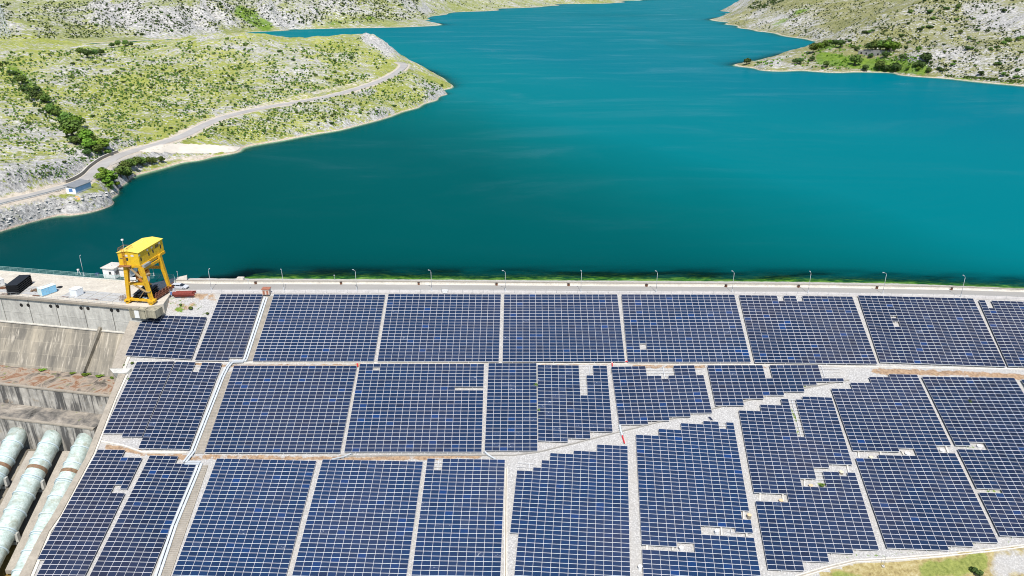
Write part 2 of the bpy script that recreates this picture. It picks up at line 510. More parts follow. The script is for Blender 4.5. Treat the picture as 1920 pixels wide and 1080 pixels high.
# ------------------------------------------------------------------ solar arrays
def panel_glass():
    k = Mat("solar_glass")
    t = k.attr("tint")
    base = k.ramp(t, [(0.0, (0.011, 0.018, 0.040)), (0.3, (0.012, 0.027, 0.066)), (0.5, (0.012, 0.032, 0.082)), (0.8, (0.010, 0.036, 0.115)), (0.95, (0.008, 0.038, 0.14)), (1.0, (0.024, 0.042, 0.09))])
    v = k.noise(2.2, 5, 0.75)
    sp = k.math('MULTIPLY', k.ramp(v, [(0.60, 0.0), (0.68, 1.0)]), k.ramp(t, [(0.975, 0.0), (0.99, 0.9)]))
    col = k.mix(sp, base, (0.55, 0.58, 0.62))
    col = k.mix(k.math('MULTIPLY', k.ramp(k.noise(0.05, 4, 0.6), [(0.4, 0.0), (0.7, 1.0)]), 0.22), col, (0.07, 0.062, 0.085))
    k.color(col); k.set(0.11, 0.0, 0.35)
    k.b.inputs["IOR"].default_value = 1.38
    return k.m
M_GLASS = panel_glass()
M_ALU = plain("aluminium_frame", (0.62, 0.61, 0.62), 0.45, 0.08, 0.9, spec=0.5)
M_RAIL = plain("mounting_rail", (0.62, 0.63, 0.64), 0.5, 0.12, 0.8)
LIFT = 0.55

def homog(c):
    A = []
    for (u, v, x, y) in c:
        A.append([u, v, 1, 0, 0, 0, -x * u, -x * v, -x]); A.append([0, 0, 0, u, v, 1, -y * u, -y * v, -y])
    return np.linalg.svd(np.array(A, float))[2][-1].reshape(3, 3)

def panel_geo(a, b, c, d, tint, V, Fc, MI, TI):
    """one framed module on the corners a b c d (counter-clockwise seen from above)"""
    n = np.cross(b - a, d - a); n = n / np.linalg.norm(n)
    lu = np.linalg.norm(b - a); lv = np.linalg.norm(d - a)
    def pt(u, v, h):
        return (a * (1 - u) + b * u) * (1 - v) + (d * (1 - u) + c * u) * v + n * h
    g, gv = 0.006 / lu, 0.006 / lv
    f, fv = 0.032 / lu, 0.042 / lv
    j = np.random.default_rng(int(abs(a[0] * 7919 + a[1] * 104729 + tint * 31337)) + len(V)).uniform(-0.012, 0.012, 2)
    a = a + n * j[0]; b = b + n * j[1]; c = c - n * j[0]; d = d - n * j[1]
    s = len(V)
    for h in (0.045, 0.0):
        V += [pt(g, gv, h), pt(1 - g, gv, h), pt(1 - g, 1 - gv, h), pt(g, 1 - gv, h)]
    V += [pt(f, fv, 0.041), pt(1 - f, fv, 0.041), pt(1 - f, 1 - fv, 0.041), pt(f, 1 - fv, 0.041)]
    for i in range(4):
        j = (i + 1) % 4
        Fc += [(s + i, s + j, s + 8 + j, s + 8 + i), (s + 4 + i, s + 4 + j, s + j, s + i)]
        MI += [1, 1]; TI += [0, 0]
    Fc.append((s + 8, s + 9, s + 10, s + 11)); MI.append(0); TI.append(tint)

def link_mesh(name, V, Fc, MI, TI, parent):
    me = bpy.data.meshes.new(name)
    me.from_pydata([tuple(p) for p in V], [], Fc)
    me.materials.append(M_GLASS); me.materials.append(M_ALU)
    me.polygons.foreach_set("material_index", MI)
    at = me.attributes.new("tint", 'FLOAT', 'FACE'); at.data.foreach_set("value", TI)
    o = bpy.data.objects.new(name, me); COL.objects.link(o); o.parent = parent
    return o

N_PANELS = 0
def solar_array(label, corr, nc, nr, top=None, bot=None, holes=(), bare=(), tint=0.25, dusty=0.02, blue=0.025, cols_skip=()):
    """corr: (column, row, bearing x, bearing y); top/bot: first and last+1 row of each column;
    holes: (c0, c1, r0, r1) modules and rails missing; bare: modules missing, rails left"""
    global N_PANELS
    Hm = homog(corr)
    U, W = np.meshgrid(np.arange(nc + 1), np.arange(nr + 1))
    q = np.stack([U, W, np.ones_like(U)], -1) @ Hm.T
    px, py = q[..., 0] / q[..., 2], q[..., 1] / q[..., 2]
    P = at_slope(px, py, LIFT)
    have = np.zeros((nr, nc), bool)
    for c in range(nc):
        have[(top[c] if top else 0):(bot[c] if bot else nr), c] = True
    for c0, c1, r0, r1 in holes: have[r0:r1, c0:c1] = False
    rail = have.copy()
    for c0, c1, r0, r1 in bare:
        have[r0:r1, c0:c1] = False; rail[r0:r1, c0:c1] = True
    rr, cc = np.nonzero(have)
    base = P[rr.max() + 0, cc[rr == rr.max()].min()] - (0, 0, LIFT)
    root = thing("solar_array", label, "solar array", tuple(base), group="solar arrays laid over the dam slope")
    cells = []
    for r, c in zip(rr, cc):
        qx = (px[r, c] + px[r + 1, c + 1]) / 2; qy = (py[r, c] + py[r + 1, c + 1]) / 2
        area = abs((px[r, c + 1] - px[r, c]) * (py[r + 1, c] - py[r, c]))
        seen = -8 < qx < 1928 and qy < 1084
        cells.append((-(area if seen else area * 1e-3), r, c))
    cells.sort()
    rnd = random.Random(hash(label) % 9973 if False else sum(map(ord, label)))
    restV, restF, restM, restT = [], [], [], []
    for i, (_, r, c) in enumerate(cells):
        x = rnd.random()
        tv = min(0.7, max(0.0, tint + rnd.gauss(0, 0.07)))
        if x < dusty: tv = 1.0
        elif x < dusty + blue: tv = rnd.uniform(0.72, 0.93)
        quad = [P[r + 1, c] - base, P[r + 1, c + 1] - base, P[r, c + 1] - base, P[r, c] - base]
        if i < 100:
            V, Fc, MI, TI = [], [], [], []
            mid = sum(quad) / 4
            panel_geo(*[k - mid for k in quad], tv, V, Fc, MI, TI)
            o = link_mesh("panel", V, Fc, MI, TI, root); o.location = mid
        else:
            panel_geo(*quad, tv, restV, restF, restM, restT)
    if restV:
        o = link_mesh("panels", restV, restF, restM, restT, root); o["kind"] = "stuff"
    N_PANELS += len(cells)
    # mounting rails, sloping beams and short posts
    b = MB(); dz = np.array((0, 0, 0.055))
    for r in range(nr + 1):
        c = 0
        while c < nc:
            on = (r < nr and rail[r, c]) or (r > 0 and rail[r - 1, c])
            if on:
                c2 = c
                while c2 < nc and ((r < nr and rail[r, c2]) or (r > 0 and rail[r - 1, c2])): c2 += 1
                b.beam(P[r, c] - dz, P[r, c2] - dz, 0.05, 0.05); c = c2
            else: c += 1
    for c in range(nc):
        for r0 in range(0, nr, 1):
            if not rail[r0, c]: continue
            if c % 3 == 1 and (r0 == 0 or not rail[r0 - 1, c]):
                r2 = r0
                while r2 < nr and rail[r2, c]: r2 += 1
                a_ = (P[r0, c] + P[r0, c + 1]) / 2 - dz * 2.4; e_ = (P[r2, c] + P[r2, c + 1]) / 2 - dz * 2.4
                b.beam(a_, e_, 0.07, 0.09)
                for t in np.linspace(0, 1, max(2, int((r2 - r0) / 4) + 1)):
                    m_ = a_ * (1 - t) + e_ * t
                    b.beam(m_, m_ - (0, 0, LIFT + 0.1), 0.08, 0.08)
    b.build("support_frame", M_RAIL, root)
    return root

ARR = {}
def A4(tl, tr, bl, br, nc, nr): return [(0, 0, *tl), (nc, 0, *tr), (0, nr, *bl), (nc, nr, *br)]
def steps(*pairs):
    out = []
    for n, v in pairs: out += [v] * n
    return out
# top tier
solar_array("small solar array set lower than its neighbours, below the yellow gantry crane", A4((269.7, 589.8), (388, 594.7), (234.8, 666.9), (358.8, 673.4), 10, 13), 10, 13, tint=0.1, dusty=0, blue=0)
solar_array("narrow top tier solar array beside the upper concrete stairs, on their crane side", A4((413.7, 551.6), (493.4, 551.6), (365.3, 675.5), (452.8, 676), 7, 23), 7, 23, bare=[(5, 7, 22, 23)], tint=0.1, dusty=0, blue=0.00)
solar_array("full top tier solar array touching the upper stairs on the side away from the crane", A4((513.6, 551.8), (722.5, 552.4), (473.4, 677), (700.9, 677.4), 18, 23), 18, 23, tint=0.3, dusty=0)
solar_array("full top tier solar array, second from the upper stairs going away from the crane", A4((728.2, 551.2), (939.3, 551.9), (707.5, 677.5), (935.4, 677.9), 18, 23), 18, 23, tint=0.3, dusty=0.01)
solar_array("full solar array in the middle of the top tier, its side edges nearly vertical", A4((945.2, 551.9), (1157.5, 551.9), (942.1, 677.9), (1172.2, 678.4), 18, 23), 18, 23, tint=0.3, dusty=0.01)
solar_array("solar array of the top tier with a pale two-row gap near its lower edge", A4((1165.1, 551.9), (1376.9, 552.4), (1177.2, 679), (1408.1, 679), 18, 23), 18, 23, holes=[(2, 3, 17, 19)], tint=0.3, dusty=0.005)
solar_array("solar array of the top tier with two small gaps cut into its upper edge", A4((1385.6, 553.3), (1597.9, 556.1), (1415.2, 679.8), (1645.2, 682.6), 18, 23), 18, 23, holes=[(6, 7, 0, 2), (9, 10, 0, 2)], tint=0.15, dusty=0.01)
solar_array("solar array of the top tier with a broken gap in one column", A4((1608.6, 553.8), (1824.3, 559.5), (1650, 679), (1886.2, 687.7), 18, 23), 18, 23, holes=[(4, 5, 7, 8), (4, 5, 9, 11)], tint=0.1, dusty=0.005)
solar_array("solar array at the far end of the top tier, cut off by the photo's edge", A4((1834.7, 562.6), (2047, 570), (1890.4, 686.9), (2131, 695), 18, 23), 18, 23, holes=[(1, 2, 0, 3)], tint=0.1, dusty=0)
# middle tier
solar_array("middle tier solar array against the pale training wall, ending in a short step", A4((256.5, 678.8), (327.4, 677.4), (189.8, 819.5), (266.2, 819.1), 6, 22), 6, 22, bot=steps((3, 21), (3, 22)), tint=0.1, dusty=0, blue=0.00)
solar_array("middle tier solar array between seam and stairs, one notch in its upper edge", A4((329.5, 677.9), (416.5, 680.9), (259.1, 840.6), (355, 842.7), 7, 25), 7, 25, bare=[(3, 4, 0, 3)], tint=0.12, dusty=0.01, blue=0.00)
solar_array("unbroken middle tier solar array just beside the middle flight of stairs", A4((438.9, 685.5), (669.4, 685.8), (383.5, 848.6), (637.7, 849.1), 18, 25), 18, 25, tint=0.25, dusty=0.006)
solar_array("middle tier solar array, second from the stairs, with one missing row segment", A4((674.8, 682.3), (907.8, 682.3), (645.3, 847.4), (903.1, 847.7), 18, 25), 18, 25, holes=[(14, 18, 7, 8)], bare=[(2, 3, 1, 2)], tint=0.32, dusty=0.005)
solar_array("slim seven column middle tier solar array with dusty lower corners", A4((916, 680.9), (1006.1, 680.9), (908.5, 845.4), (1007.9, 845.6), 7, 25), 7, 25, tint=0.3, dusty=0.07)
solar_array("dust-spotted middle tier solar array with an L-shaped strip of bare rails", [(0, 0, 1007.9, 684.1), (10, 0, 1137.8, 685.8), (0, 22, 1008.8, 826.6), (10, 19, 1148.9, 809.9)], 10, 22, bot=steps((4, 22), (3, 21), (3, 19)), bare=[(6, 8, 0, 3), (6, 7, 3, 9)], tint=0.28, dusty=0.09)
solar_array("middle tier solar array with a wide field of bare rails along its upper edge", [(0, 0, 1145.8, 687.5), (13, 0, 1314.8, 684.5), (0, 17, 1161.1, 795.8), (13, 14, 1335.5, 774.4)], 13, 17, top=steps((12, 0), (1, 3)), bot=steps((4, 17), (3, 16), (3, 15), (3, 14)), bare=[(5, 9, 0, 3), (7, 8, 3, 4), (12, 13, 0, 3)], tint=0.25, dusty=0)
solar_array("tapering middle tier solar array whose stepped lower edge climbs along the diagonal kerb", A4((1325.9, 684.8), (1572.7, 684.4), (1341.7, 760.6), (1597.6, 760.6), 19, 12), 19, 12, bot=steps((4, 12), (3, 10), (3, 9), (3, 8), (2, 6), (4, 5)), holes=[(8, 9, 0, 4)], bare=[(16, 19, 0, 4)], tint=0.2, dusty=0.01)
# bottom tier
solar_array("lowest tier solar array along the penstocks with a ragged two module gap", [(0, 0, 183.7, 842.8), (7, 0, 273.5, 844.2), (0, 29, 54.8, 1076.6), (7, 29, 159.8, 1078.4)], 7, 32, top=steps((4, 0), (3, 2)), bot=steps((1, 26), (6, 32)), bare=[(5, 6, 9, 10), (5, 7, 10, 11)], tint=0.1, dusty=0, blue=0.01)
solar_array("lowest tier solar array between gravel aisle and lower stairs, stepped at its upper corner", [(0, 0, 281.1, 853.9), (7, 0, 374, 856.6), (0, 28, 167.5, 1080.7), (7, 28, 280.4, 1083.5)], 7, 30, top=steps((4, 0), (3, 2)), tint=0.15, dusty=0, blue=0.02)
solar_array("lowest tier solar array directly beside the lower flight of stairs, thirteen columns wide", [(0, 0, 406.7, 859.5), (13, 0, 593.3, 863.8), (0, 27, 323, 1078.3), (13, 27, 535.2, 1084.2)], 13, 29, tint=0.42, dusty=0.02, blue=0.03)
solar_array("lowest tier solar array second from the lower stairs, a few dusty modules on it", [(0, 0, 605, 861.2), (13, 0, 793.3, 865.3), (0, 27, 547.3, 1079.7), (13, 27, 761.5, 1085)], 13, 29, tint=0.46, dusty=0.035, blue=0.03)
solar_array("ten column lowest tier solar array with a notch of bare rails, beside the white kerb", [(0, 0, 801.3, 859.5), (10, 0, 947, 861.7), (0, 27, 771.5, 1078.3), (10, 27, 938.4, 1081.2)], 10, 29, bare=[(1, 2, 0, 3)], tint=0.46, dusty=0.07, blue=0.03)
solar_array("lowest tier solar array past the white kerb with a stair-stepped upper edge", [(0, 8, 969.3, 881.7), (14, 0, 1176.8, 836.3), (0, 32, 947.1, 1078), (14, 32, 1182, 1090)], 14, 33, top=steps((2, 8), (1, 7), (1, 5), (3, 3), (3, 2), (4, 0)), bot=steps((1, 23), (13, 33)), bare=[(0, 2, 6, 8)], tint=0.46, dusty=0.006, blue=0.02)
solar_array("lowest tier solar array with three gaps around white caps and a stepped upper edge", [(0, 5, 1192.1, 814.8), (13, 0, 1375.3, 792.3), (0, 38, 1206, 1075), (13, 37, 1426.4, 1079.2)], 13, 40, top=steps((3, 5), (3, 3), (3, 1), (4, 0)), bare=[(11, 12, 0, 2), (10, 11, 27, 28)], holes=[(0, 4, 32, 33), (4, 6, 31, 33), (7, 10, 27, 29), (10, 13, 28, 29), (12, 13, 23, 25)], tint=0.42, dusty=0.004, blue=0.02)
solar_array("lowest tier solar array with a weedy column slot near its upper edge", [(0, 5, 1385, 769.3), (13, 0, 1559.4, 745.3), (0, 44, 1440, 1067.6), (13, 39, 1648.3, 1031.5)], 13, 44, top=steps((3, 5), (3, 3), (1, 1), (1, 12), (1, 1), (4, 0)), bot=steps((4, 44), (3, 42), (3, 40), (3, 39)), bare=[(7, 8, 1, 12), (8, 9, 20, 23)], holes=[(0, 4, 27, 29), (6, 8, 23, 25), (8, 9, 23, 25), (9, 10, 20, 21), (10, 13, 19, 21), (11, 12, 21, 22)], tint=0.25, dusty=0.003, blue=0.01)
solar_array("large lowest tier solar array split by a row of three pale cap pits", [(0, 5, 1558.2, 728.3), (13, 0, 1719.2, 702.3), (0, 46, 1663.2, 1027.6), (13, 44, 1872.2, 1017.9)], 13, 46, top=steps((3, 5), (3, 3), (3, 1), (4, 0)), bot=steps((7, 46), (3, 45), (3, 44)), holes=[(0, 3, 23, 25), (3, 6, 23, 24), (6, 8, 22, 24), (11, 13, 21, 23)], tint=0.2, dusty=0, blue=0.01)
solar_array("lowest tier solar array by the photo's edge with two overgrown row gaps and a weed", [(0, 0, 1728.2, 706), (13, 0, 1901.7, 708.6), (0, 42, 1874.8, 1004.4), (13, 42, 2086, 1014)], 13, 42, holes=[(0, 2, 20, 21), (2, 4, 19, 21), (0, 3, 31, 32)], tint=0.15, dusty=0, blue=0.01)
solar_array("last sliver of solar array peeping in past the weed-spotted one", [(0, 0, 1914, 711.5), (4, 0, 1968, 713), (0, 8, 1951, 772), (4, 8, 2008, 774)], 4, 8, tint=0.15, dusty=0, blue=0)
print("PANELS", N_PANELS)
# ------------------------------------------------------------------ crest road
def asphalt():
    k = Mat("worn_asphalt")
    n = k.noise(0.15, 6, 0.6, k.mapped((0.25, 1, 1))); n2 = k.noise(6, 5, 0.7)
    c = k.ramp(n, [(0.3, (0.25, 0.24, 0.22)), (0.7, (0.36, 0.345, 0.315))])
    c = k.mix(0.4, c, k.ramp(n2, [(0.3, (0.19, 0.18, 0.17)), (0.7, (0.40, 0.385, 0.355))]))
    k.color(c); k.set(0.9, 0, 0.2)
    return k.m
M_ASPH = asphalt()
M_PAVE = concrete("pavement_slabs", (0.47, 0.445, 0.42), scale=0.5)
M_RUBBLE = M_GRAVEL
def line_z(pts, z, n=60):
    return at_z(*resample(pts, n).T, z)
XR = 2200
ASPH_UP = [(336, 531), (400, 532.5), (700, 533.2), (1100, 536.4), (1500, 539), (1800, 544), (1920, 548), (XR, 558)]
ASPH_DN = [(318, 544), (400, 544), (700, 544), (1100, 546), (1500, 548), (1800, 553.5), (1920, 557.5), (XR, 567)]
WAVE_UP = [(330, 528.5), (400, 529.3), (700, 530), (1100, 533), (1500, 535.6), (1800, 541), (1920, 545.3), (XR, 555.5)]
WATER = [(318, 521), (400, 521.8), (700, 523.7), (1000, 525.5), (1300, 527), (1500, 528.6), (1700, 532), (1800, 536), (1920, 541), (XR, 551)]
N = 80
au, ad_ = line_z(ASPH_UP, 0.004, N), line_z(ASPH_DN, 0.004, N)
MB().ribbon(au, ad_).build("crest_road", M_ASPH)["kind"] = "structure"
pe = line_z([(318, 549)] + EDGE_PX[1:-1] + [(XR, 571)], 0.13, N)
pa = ad_ + (0, 0, 0.126)
MB().slab(pa, pe, 0.5, down_b=1.6).build("pavement", M_PAVE)["kind"] = "structure"
wu = line_z(WAVE_UP, 0.0, N)
# upstream shoulder, wave wall and rubble bank
MB().ribbon(wu + (0, 0.5, -0.02), au + (0, 0, -0.001)).build("road_shoulder", M_CONC_PALE)["kind"] = "structure"
wl = line_z(WATER, ZW, N)
def wline(x, arr): 
    o = np.argsort(arr[:, 0]); return np.interp(x, arr[o, 0], arr[o, 1])
def bank_z(x, y):
    yt, yw = wline(x, wu) + 0.4, wline(x, wl)
    t = (y - yt) / np.maximum(yw - yt, 0.5)
    above = -0.05 + (ZW + 0.05) * t
    return np.where(y < yw, above, ZW - (y - yw) * 0.30 - 0.5 * np.clip(-80 - x, 0, 20) * np.clip((y - yw) / 4, 0, 1))
XB, DB = np.meshgrid(np.linspace(-93.5, 235, 440), np.concatenate([np.linspace(0, 1, 14), 1 + np.linspace(0.05, 6, 40)]))
YT, YW = wline(XB, wu) + 0.4, wline(XB, wl)
YB = YT + (YW - YT) * DB
ZB = bank_z(XB, YB)
ZB += np.where(DB > 0.1, 0.22 * fbm(XB * 1.1, YB * 1.1, 3, 5), 0) + np.where(DB > 1.05, 1.2 * fbm(XB * 0.16, YB * 0.16, 3, 15), 0)
def bank_mat():
    k = Mat("upstream_bank")
    n = k.noise(1.6, 6, 0.7); n2 = k.noise(0.35, 5, 0.6)
    dry = k.ramp(n, [(0.3, (0.30, 0.28, 0.25)), (0.7, (0.62, 0.585, 0.53))])
    weed = k.ramp(n2, [(0.36, (0.012, 0.05, 0.014)), (0.48, (0.03, 0.10, 0.014)), (0.57, (0.14, 0.24, 0.02)), (0.67, (0.40, 0.42, 0.05))])
    wet = k.ramp(n, [(0.35, (0.16, 0.17, 0.03)), (0.65, (0.36, 0.36, 0.08))])
    z = k.math('ADD', k.xyz(2), k.math('MULTIPLY', k.math('SUBTRACT', n2, 0.5), 1.2))
    t1 = k.math('MULTIPLY', k.math('SUBTRACT', z, ZW - 0.9), 1.4, clamp=True)
    t2 = k.math('MULTIPLY', k.math('SUBTRACT', k.xyz(2), ZW - 0.15), 4, clamp=True)
    k.color(k.mix(t2, k.mix(t1, weed, wet), dry)); k.set(0.9, 0, 0.2); k.bump(n, 0.5, 0.1)
    return k.m
grid_mesh("upstream_bank", XB, YB, ZB, bank_mat())
w1 = wu + (0, 0.05, 0.5); w2 = wu + (0, -0.35, 0.5)
t = thing("wave_wall", "long low pale concrete wave wall between the crest road and the water", "wall", tuple(wu[0]))
MB().slab(w1, w2, 0.6).build("wall", M_CONC_PALE, t)
MB().slab(w1 + (0, 0.06, 0.1), w2 + (0, -0.06, 0.1), 0.098).build("coping", M_CONC, t)
# downstream handrail
t = thing("guard_railing", "thin grey tube railing along the crest pavement above the solar arrays", "railing", tuple(pe[0]))
re = line_z([(318, 548.6), (700, 549), (1100, 549.5), (1385, 551.5), (1600, 554), (1800, 558.5), (1920, 561.5), (XR, 570.5)], 0.13, 97)
MB().tube(re + (0, 0, 1.0), 0.025, 4).tube(re + (0, 0, 0.55), 0.02, 4).build("rail", M_STEEL, t)
for i, p in enumerate(re):
    if i % 1 == 0:
        if i == 0:
            p0 = MB().tube([p, p + (0, 0, 1.02)], 0.03, 4).build("post", M_STEEL, t, rel=False); base0 = Vector(p)
        else:
            c = p0.copy(); COL.objects.link(c); c.parent = t; c.location = Vector(p) - base0

# street lamps on the pavement edge
M_LAMP = plain("lamp_grey", (0.50, 0.51, 0.52), 0.45, 0.06, spec=0.5)
M_LENS = plain("lamp_lens", (0.75, 0.76, 0.76), 0.2, 0.03)
lamp = thing("street_lamp", "street lamp", "street lamp", (0, 0, 0), 0, "street lamps along the crest")
MB().tube([(0, 0, 0), (0, 0, 0.9)], 0.13, 8).box((0, 0, 0.02), (0.4, 0.4, 0.06)).build("base", M_LAMP, lamp, rel=True)
MB().tube([(0, 0, 0.9), (0, 0, 3), (0, 0, 5.5)], [0.065, 0.052, 0.04], 8).build("pole", M_LAMP, lamp, rel=True, smooth=True)
MB().tube([(0, 0, 5.4), (0, 0.06, 5.62), (0, 0.25, 5.78), (0, 0.6, 5.84)], [0.035, 0.032, 0.028, 0.025], 6).build("arm", M_LAMP, lamp, rel=True)
hd = MB().box((0, 0.8, 5.84), (0.2, 0.5, 0.08)).box((0, 0.78, 5.90), (0.14, 0.3, 0.05)).build("lamp_head", M_LAMP, lamp, rel=True)
MB().box((0, 0.83, 5.77), (0.18, 0.36, 0.03)).build("lens", M_LENS, hd, rel=True)
ORD = ["first", "second", "third", "fourth", "fifth", "sixth", "seventh", "eighth", "ninth", "tenth", "eleventh", "twelfth"]
LP = [(396.5, 543.6, 0.0), (532.5, 544.3, 0.5), (669, 544.5, 0.95), (809.5, 545.3, 0.9), (947.5, 546.3, 0.95), (1089, 547, 0.1), (1230, 547.6, 0.45), (1372.5, 547.8, 0.5), (1515, 548.8, 0.05), (1655, 550.3, 0.9), (1801, 556.8, 0.1)]
for i, (x, y, rz) in enumerate(LP):
    loc = at_z(np.array(x), np.array(y), 0.13)
    lb = f"grey street lamp on the crest pavement, {ORD[i]} from the yellow gantry crane" if i < len(LP) - 1 else "grey street lamp on the crest pavement farthest from the gantry crane"
    if i == 0: lamp.location = loc; lamp.rotation_euler = (0, 0, rz); lamp["label"] = lb
    else: copy_tree(lamp, loc, rz, lb)
for x, y, rz, lb in ((157.5, 516.5, 0.3, "grey lamp post by the mesh fence, before the white control house"), (289, 517, 0.2, "grey lamp post on the deck edge seen behind the gantry crane's legs")):
    copy_tree(lamp, at_z(np.array(x), np.array(y), 0.0), rz, lb)

# small brown drain boxes on the shoulder
M_BROWN = plain("rusty_brown", (0.16, 0.07, 0.035), 0.8, 0.35, 2.0)
db = thing("drain_box", "x", "drain box", (0, 0, 0), 0, "brown drain boxes beside the wave wall")
MB().box((0, 0, 0.3), (0.55, 0.5, 0.6)).build("box", M_BROWN, db, rel=True)
MB().box((0, 0, 0.63), (0.65, 0.6, 0.06)).build("lid", plain("dark_lid", (0.05, 0.035, 0.03), 0.7), db, rel=True)
for i, x in enumerate((479.5, 639.5, 785, 931, 1066, 1212, 1361, 1497, 1644, 1784)):
    y = np.interp(x, [p[0] for p in ASPH_UP], [p[1] for p in ASPH_UP]) - 0.2
    loc = at_z(np.array(float(x)), np.array(y), 0.01)
    lb = f"small brown drain box by the wave wall, {ORD[i]} from the gantry crane"
    if i == 0: db.location = loc; db["label"] = lb
    else: copy_tree(db, loc, 0.1 * i, lb)
# concrete cover slab on the bank, small white kiosk above the arrays, stair-head hut
p = at_z(np.array(451.5), np.array(524.4), -1.2)
tt = thing("concrete_block", "pale concrete block at the water's edge opposite the stair-head hut", "concrete block", tuple(p))
MB().box((0, 0, 0.35), (1.9, 1.1, 0.7)).box((0, 0, 0.75), (1.4, 0.8, 0.1)).build("slab", M_CONC_PALE, tt, rel=True)
p = at_z(np.array(834.5), np.array(549.2), 0.13)
tt = thing("junction_cabinet", "low white cabinet with a railing on the pavement above the top tier arrays", "cabinet", tuple(p))
MB().box((0, 0, 0.4), (1.3, 0.6, 0.8)).box((0, 0, 0.84), (1.45, 0.75, 0.07)).build("body", M_WHITE, tt, rel=True)
b = MB()
for x in (-0.95, 0.95): b.tube([(x, 0.5, 0), (x, 0.5, 1.3)], 0.03, 5)
b.tube([(-0.95, 0.5, 1.3), (0.95, 0.5, 1.3)], 0.03, 5); b.build("railing", M_STEEL, tt, rel=True)
M_ROOFR = plain("rusty_roof", (0.36, 0.14, 0.085), 0.7, 0.3, 1.2)
p = at_z(np.array(500.3), np.array(550.6), 0.13)
tt = thing("stair_hut", "small hut with rusty red roof and rust stained walls above the stairs", "hut", tuple(p))
wl_ = MB().box((0, 0, 0.75), (1.9, 1.6, 1.5)).build("wall", plain("rust_stained_wall", (0.62, 0.55, 0.48), 0.8, 0.15, 1.4, dirt=(0.45, 0.12, 0.04), dirt_amt=0.5), tt, rel=True)
MB().box((0, 0, 1.56), (2.2, 1.9, 0.12)).build("roof", M_ROOFR, tt, rel=True)
for x in (-0.5, 0.45): MB().box((x, -0.815, 0.62), (0.5, 0.03, 1.1)).build("shutter", M_ROOFR, tt, rel=True)

# ------------------------------------------------------------------ stairs, cable trays, kerbs on the slope
def px_mid(a, b): return ((a[0] + b[0]) / 2, (a[1] + b[1]) / 2)
def stairs(label, lpx, rpx):
    L = at_slope(*resample(lpx, 60).T, 0.12); Rr = at_slope(*resample(rpx, 60).T, 0.12)
    n = int(np.linalg.norm(L[-1] - L[0]) / 0.42)
    tt = thing("concrete_stairs", label, "stairs", tuple(L[-1]), group="concrete stairs down the dam face")
    def lerp(P, t):
        s = t * (len(P) - 1); i = min(int(s), len(P) - 2); return P[i] + (P[i + 1] - P[i]) * (s - i)
    b = MB()
    for i in range(n):
        a, c = lerp(L, i / n), lerp(Rr, i / n); a2, c2 = lerp(L, (i + 1) / n), lerp(Rr, (i + 1) / n)
        z0, z1 = a[2], a2[2]
        up = [(a[0], a[1], z0), (c[0], c[1], c[2]), (c2[0], c2[1], c[2]), (a2[0], a2[1], z0)]
        b.quad(*up)
        b.quad((a2[0], a2[1], z0), (c2[0], c2[1], c[2]), (c2[0], c2[1], c2[2]), (a2[0], a2[1], z1))
    b.build("steps", M_CONC_STAIR, tt)
    MB().slab(L + (-0.22, 0, 0.1), L + (0, 0, 0.1), 0.5).slab(Rr + (0, 0, 0.1), Rr + (0.22, 0, 0.1), 0.5).build("stringer", M_CONC, tt)
stairs("upper flight of worn concrete stairs below the rusty roofed hut", [(501.5, 555), (462.5, 676)], [(512, 555), (472, 676)])
stairs("middle flight of worn concrete stairs between two solar arrays of the middle tier", [(423.5, 697), (368, 850)], [(433.5, 697), (380.5, 850)])
stairs("lowest flight of worn concrete stairs beside the wide white cable tray", [(379, 872), (297, 1084)], [(388.5, 872), (316, 1084)])
def strip_px(name, label, cat, lp, rp, off, down, mat, part=None, n=None, group=None, extra=None):
    m = n or max(6, int(sum(math.hypot(a[0] - b[0], a[1] - b[1]) for a, b in zip(lp[:-1], lp[1:])) / 8))
    L = at_slope(*path_px(lp, n=6).T, off); Rr = at_slope(*path_px(rp, n=6).T, off)
    tt = thing(name, label, cat, tuple(L[-1]), group=group)
    MB().slab(L, Rr, down).build(part or "top", mat, tt)
    return tt, L, Rr
def off_px(pts, d):
    return [(x + d, y) for x, y in pts]
def tray(label, pts, w=0.32, gaps=2, mat=None, group="cable trays on the dam face"):
    P = at_slope(*path_px(pts, n=8).T, 0.42)
    tt = thing("cable_tray", label, "cable tray", tuple(P[-1]), group=group)
    for g in range(gaps):
        b = MB()
        for a, c in zip(P[:-1], P[1:]):
            d = np.array((c - a)); s = np.cross(d, (0, 0, 1)); s = s / np.linalg.norm(s)
            o = s * ((g - (gaps - 1) / 2) * (w + 0.22))
            b.beam(a + o, c + o, w, 0.16)
        b.build("duct", mat or M_TRAY, tt)
    b = MB()
    for a in P[::3]: b.box(a - (0, 0, 0.25), (w * gaps + 0.4, 0.1, 0.45))
    b.build("bracket", M_STEEL, tt)
tray("white cable tray beside the upper stairs with a kink at its foot", [(498.5, 558), (460.5, 673), (457, 677.5), (436, 678)], 0.42)
tray("white cable tray bending down beside the middle flight of stairs", [(434, 679), (426, 688), (417, 706), (362, 846), (346, 866.5)], 0.42)
tray("white cable tray beside the lowest stairs starting in a sharp elbow", [(348, 867.5), (375, 868), (369, 884), (327, 985), (293, 1086)], 0.5)
tray("short white pipe crossing the soil strip under the middle tier arrays", [(658, 850), (645, 856), (622, 861)], 0.3, 1)
tray("short white pipe running down from the slim seven column array", [(909, 847), (916, 853), (929, 861)], 0.35, 1)
tray("short white pipe beside the diagonal kerb above the red marker", [(1162, 797), (1164, 808), (1167, 816)], 0.35, 1)
